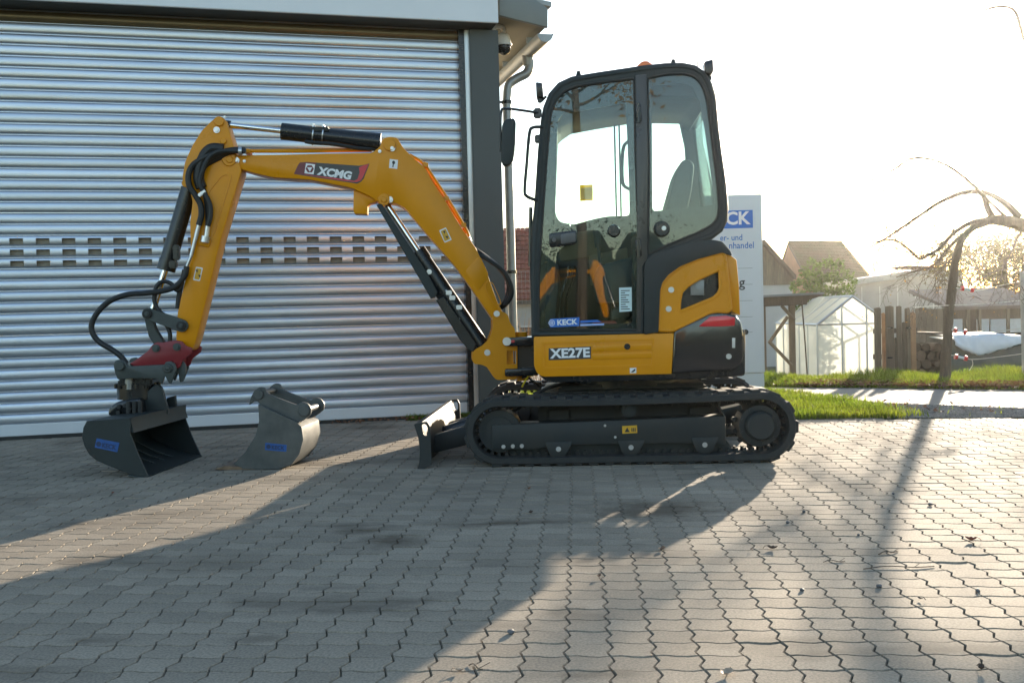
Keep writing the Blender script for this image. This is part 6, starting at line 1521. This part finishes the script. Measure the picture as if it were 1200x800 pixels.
def stones(name, pts, s0, s1, m, label, cat, z=0.0):
    v, f = [], []
    for x, y in pts:
        s_ = random.uniform(s0, s1); k = len(v); c = Vector((x, y, z + s_ * .25)); rot = Matrix.Rotation(random.uniform(0, 6.28), 3, 'Z')
        for d in ((1, 0, 0), (0, 1, 0), (-1, 0, 0), (0, -1, 0), (.1, .1, .8), (0, 0, -.6)): v.append(tuple(c + rot @ Vector((d[0] * s_ * random.uniform(.7, 1.2), d[1] * s_ * random.uniform(.6, 1.1), d[2] * s_))))
        f += [(k + i, k + (i + 1) % 4, k + 4) for i in range(4)] + [(k + (i + 1) % 4, k + i, k + 5) for i in range(4)]
    o = raw(name, v, f, m, kind='stuff'); o['label'] = label; o['category'] = cat; return o
pts = scatter(9000, lambda x, y: yard_back(x) + 0.01 < y < yat(pn, x) - 0.01 and x > xg0 + (xg1 - xg0) * random.random() * .9, (xg0, 8), (7.6, 10.2))
stones('gravel', pts, 0.006, 0.016, mat('gravel', (0.24, 0.215, 0.19), 0.8, 0, 0.3, 5, island=.35), 'grey gravel patch between the pavers and the path', 'gravel')
def litter(n, test, xr, yr, size, z=0.0):
    v, f = [], []
    for x, y in scatter(n, test, xr, yr):
        s_ = size * random.uniform(.5, 1.3); th = random.uniform(0, 6.28); a = Vector((math.cos(th), math.sin(th), random.gauss(0, .35))); b = Vector((-math.sin(th), math.cos(th), random.gauss(0, .35))); p = Vector((x, y, z + random.uniform(.004, .02))); k = len(v)
        v += [tuple(q) for q in (p - a * s_, p + b * s_ * .6 + Vector((0, 0, s_ * .3)), p + a * s_, p - b * s_ * .6 + Vector((0, 0, s_ * .35)))]; f += [(k, k + 1, k + 2), (k, k + 2, k + 3)]
    return v, f
v, f = litter(3600, lambda x, y: yat(pf, x) + .02 < y < yat(pf, x) + .9 and (x > 3.2 or random.random() < .15), (0, 7.5), (9.5, 12.6), 0.034, 0.02)
v2, f2 = litter(420, lambda x, y: yard_back(x) + .05 < y < yat(pn, x), (wb.x + .3, 7.5), (7.6, 11), 0.022, 0.02); o0 = len(v); v += v2; f += [tuple(i + o0 for i in t) for t in f2]
v2, f2 = litter(130, lambda x, y: wally(x) - .22 < y < wally(x) - .04 and x > -1.6, (-1.6, wb.x + .3), (8.2, 9.3), 0.020, 0.01); o0 = len(v); v += v2; f += [tuple(i + o0 for i in t) for t in f2]
o = raw('fallen_leaf_litter', v, f, LEAFB, kind='stuff'); o['label'] = 'brown fallen leaves scattered over the verge and grass'; o['category'] = 'leaves'
# tuft and weeds at the foot of the door
pts = scatter(900, lambda x, y: wally(x) - .16 < y < wally(x) - .03, (-.95, wb.x + .3), (8.3, 9.3)); blades('weeds', pts, lambda x, y: .05, GRASS, 'low weeds growing along the foot of the roller door')

# single leaves, twigs and pebbles lying on the pavers
def curled_leaf(bm, L, w, curl):
    n = 6; rows = []
    for i in range(n + 1):
        t = i / n; ww = w * math.sin(math.pi * min(.98, max(.03, t))) ** .7 * (1 + .25 * math.sin(t * 17)); zz = curl * L * (t - .5) ** 2 * 2 + .004
        rows.append([bm.verts.new(((t - .5) * L, s_ * ww, zz + abs(s_) * ww * curl * 1.2)) for s_ in (-1, -.5, 0, .5, 1)])
    for i in range(n):
        for k in range(4): bm.faces.new((rows[i][k], rows[i + 1][k], rows[i + 1][k + 1], rows[i][k + 1]))
    tube(bm, [(L * .5, 0, curl * L * .5 + .004), (L * .68, .004, .012), (L * .8, .01, .004)], .0012, 4)
leaves = [(905, 644, .075, 'dark curled brown leaf in the sunlight behind the tail shadow', 'leaf_dark'), (1138, 634, .08, 'flat reddish brown leaf at the right edge of the pavers', 'leaf_red'), (852, 791, .085, 'pale curled leaf with an orange tip in the bottom foreground', 'leaf_pale'), (776, 645, .075, 'tattered brown leaf casting a shadow just outside the excavator shadow', 'leaf_brown1'), (702, 677, .05, 'small upright brown leaf in the sunlit middle of the pavers', 'leaf_brown1'), (622, 602, .07, 'grey brown leaf lying in the excavator shadow', 'leaf_dark'), (132, 579, .05, 'small orange leaf in the thin sunlit strip left of the buckets', 'leaf_red'), (620, 574, .06, 'flat tan leaf in the shadow close in front of the track', 'leaf_brown1'), (1150, 786, .055, 'crumpled dark leaf scrap at the bottom right corner', 'leaf_dark'), (538, 788, .045, 'small pale leaf scrap near the bottom edge left of centre', 'leaf_pale'), (1078, 703, .035, 'tiny dark leaf crumb among the right foreground pavers', 'leaf_dark'), (880, 645, .03, 'tiny tan leaf crumb beside the dark curled leaf', 'leaf_brown1')]
lm = {'leaf_dark': mat('leaf_dark', (0.085, 0.05, 0.03), .7, 0, .3, 30), 'leaf_red': mat('leaf_red', (0.20, 0.06, 0.03), .65, 0, .3, 30), 'leaf_pale': mat('leaf_pale', (0.42, 0.30, 0.20), .7, 0, .35, 25), 'leaf_brown1': mat('leaf_tan', (0.22, 0.12, 0.065), .7, 0, .3, 30)}
for (a_, b_, L, lab, m_) in leaves:
    g = ground(a_, b_); bm = BM(); L *= .55; curled_leaf(bm, L, L * random.uniform(.24, .34), random.uniform(.3, .7)); o = obj('fallen_leaf', bm, lm[m_]); o.location = (g.x, g.y, .001); o.rotation_euler = (0, 0, random.uniform(0, 6.28)); tag(o, lab, 'leaf', 'fallen leaves on the pavers')
for (u, w_, r, lab) in (((1012, 667), (1095, 664), .0025, 'long thin twig lying across the right foreground pavers'), ((1030, 650), (1052, 646), .003, 'short dark twig above the long twig'), ((965, 659), (990, 658), .002, 'short reddish twig left of the long twig'), ((549, 780), (566, 785), .0022, 'small bent twig in the bottom foreground left of centre')):
    a_, b_ = ground(*u), ground(*w_); bm = BM(); L = (b_ - a_).length; pts = [Vector((0, 0, .004)), (b_ - a_) * .35 + Vector((0, .012, .009)), (b_ - a_) * .7 + Vector((0, -.008, .006)), (b_ - a_) + Vector((0, 0, .004))]; tube(bm, crom(pts, 4), r, 6); tube(bm, [pts[2], pts[2] + Vector((.03, .025, .01))], r * .6, 5); o = obj('twig', bm, BARK); o.scale = (1, 1, .7); o.location = (a_.x, a_.y, 0); tag(o, lab, 'twig', 'twigs on the pavers')
PEB = mat('pebble_stone', (0.10, 0.10, 0.105), .6, 0, .3, 20)
for (a_, b_, s_, lab) in ((599, 742, .014, 'dark rounded pebble casting a shadow in the lower middle'), (1090, 592, .013, 'dark pebble in the sunlit upper right pavers'), (1030, 688, .012, 'dark pebble just below the long twig'), (942, 600, .010, 'small pebble between the tail shadow and the trunk shadow'), (923, 613, .011, 'small pebble below left of the trunk shadow'), (1006, 627, .008, 'tiny pebble near the end of the trunk shadow'), (1047, 579, .010, 'small pebble right of the trunk shadow'), (940, 692, .010, 'pebble on a joint in the right middle foreground'), (1146, 693, .010, 'pebble at the far right of the foreground')):
    s_ *= .75; g = ground(a_, b_); bm = BM(); bmesh.ops.create_icosphere(bm, subdivisions=2, radius=s_)
    for v_ in bm.verts: v_.co = Vector((v_.co.x * 1.1, v_.co.y, v_.co.z * .75)) * random.uniform(.85, 1.15)
    o = obj('pebble', bm, PEB); o.location = (g.x, g.y, s_ * .6); o.rotation_euler = (0, 0, random.uniform(0, 6)); tag(o, lab, 'pebble', 'pebbles on the pavers')

# ================================================================== BEHIND THE VIEWER (mirrored in the cab glass and the door slats)
def big_tree(loc, label, h, seed, m):
    random.seed(seed); fr = Fr(loc, 0); t = thing('roadside_tree', label, 'tree', fr, 'trees behind the viewer'); bm = BM(); tips = []
    tube(bm, [Vector((0, 0, 0)), Vector((.1, 0, h * .3)), Vector((0, .1, h * .75))], [.16, .13, .08], 9)
    for k in range(8): grow(bm, Vector((0, 0, h * random.uniform(.58, .74))), Vector((random.gauss(0, .8), random.gauss(0, .8), .35)), h * .13, .05, 3, tips, .3, 3, -.02, 5)
    obj('limbs', bm, BARK, t, recalc=False); v, f = leaf_cloud([(p, .22) for p, L in tips], 2600, .085, 1); raw('foliage', v, f, m, t, kind='stuff')
big_tree((-.75, -13, -.03), 'tall tree with orange autumn leaves behind the viewer', 9.5, 3, LEAFY)
big_tree((-7.5, -19, -.03), 'second tall tree further left behind the viewer', 8.5, 5, LEAFB)

# a wooded edge and a second machine stand behind the viewer; both show only as reflections
random.seed(21)
LEAFD = mat('leaf_dark_green', (0.030, 0.042, 0.018), 0.7, 0, 0.3, 1, island=.3, trans=.15)
wdb = BM(); cen = []
for k in range(70):
    x = -36 + k * 1.05 + random.uniform(-.4, .4); h = random.uniform(3.0, 4.6); y = -31 + random.uniform(-1, 1)
    r = bmesh.ops.create_icosphere(wdb, subdivisions=2, radius=1.0)
    for q in r['verts']: s_ = random.uniform(.85, 1.12); q.co = Vector((x + q.co.x * 1.3 * s_, y + q.co.y * 1.2 * s_, h * .5 + q.co.z * h * .52 * s_))
    for u in (.5, .8, 1.0): cen.append((Vector((x, y, h * u)), .75))
v, f = leaf_cloud(cen, 30000, .085, .9); o0 = len(wdb.verts); vs_ = [wdb.verts.new(p) for p in v]
for t in f: wdb.faces.new([vs_[i] for i in t])
wd = obj('distant_wood', wdb, LEAFD, kind='stuff', recalc=False); wd['label'] = 'band of dark trees far behind the viewer'; wd['category'] = 'trees'
E2 = Fr((-3.0, -14.5, 0), R(180))
e2 = thing('mini_excavator', 'second yellow excavator behind the viewer, mirrored in the cab door', 'excavator', E2)
def clone(o, par):
    c = o.copy(); COL.objects.link(c); c.parent = par; return c
for nm in ('boom', 'arm', 'boom_cylinder', 'arm_cylinder', 'bucket_cylinder', 'swing_post'):
    src = [o for o in ex.children if o.name == nm][0]; g = clone(src, e2)
    for ch in src.children:
        if ch.name.split('.')[0] in ('boom_beam', 'arm_beam', 'rod', 'barrel', 'side_plate', 'brand_decal'): clone(ch, g)
for nm in ('deck', 'side_panel', 'counterweight', 'engine_cover', 'lower_frame'): clone([o for o in ex.children if o.name == nm][0], e2)
for trk in [o for o in ex.children if o.name.startswith('track')]:
    g = clone(trk, e2); clone([c for c in trk.children if c.name.startswith('rubber_belt')][0], g)
src = [o for o in ex.children if o.name == 'cab'][0]; g = clone(src, e2)
for ch in src.children:
    if ch.name.split('.')[0] in ('cab_side', 'far_side', 'roof'): clone(ch, g)

# ---- air: scattering box added to give the lens glare round the low sun
bm = BM(); box(bm, (10, 10, 7.2), (180, 150, 17.0))
hz = bpy.data.materials.new('glare_air'); hz.use_nodes = True; _N, _L = hz.node_tree.nodes, hz.node_tree.links; _N.remove(_N['Principled BSDF'])
pvn = _N.new('ShaderNodeVolumePrincipled'); pvn.inputs['Color'].default_value = (0.95, 0.94, 0.92, 1); pvn.inputs['Density'].default_value = 0.00045; pvn.inputs['Anisotropy'].default_value = 0.93
_L.new(pvn.outputs[0], _N['Material Output'].inputs['Volume'])
obj('glare_volume', bm, hz, kind='stuff')
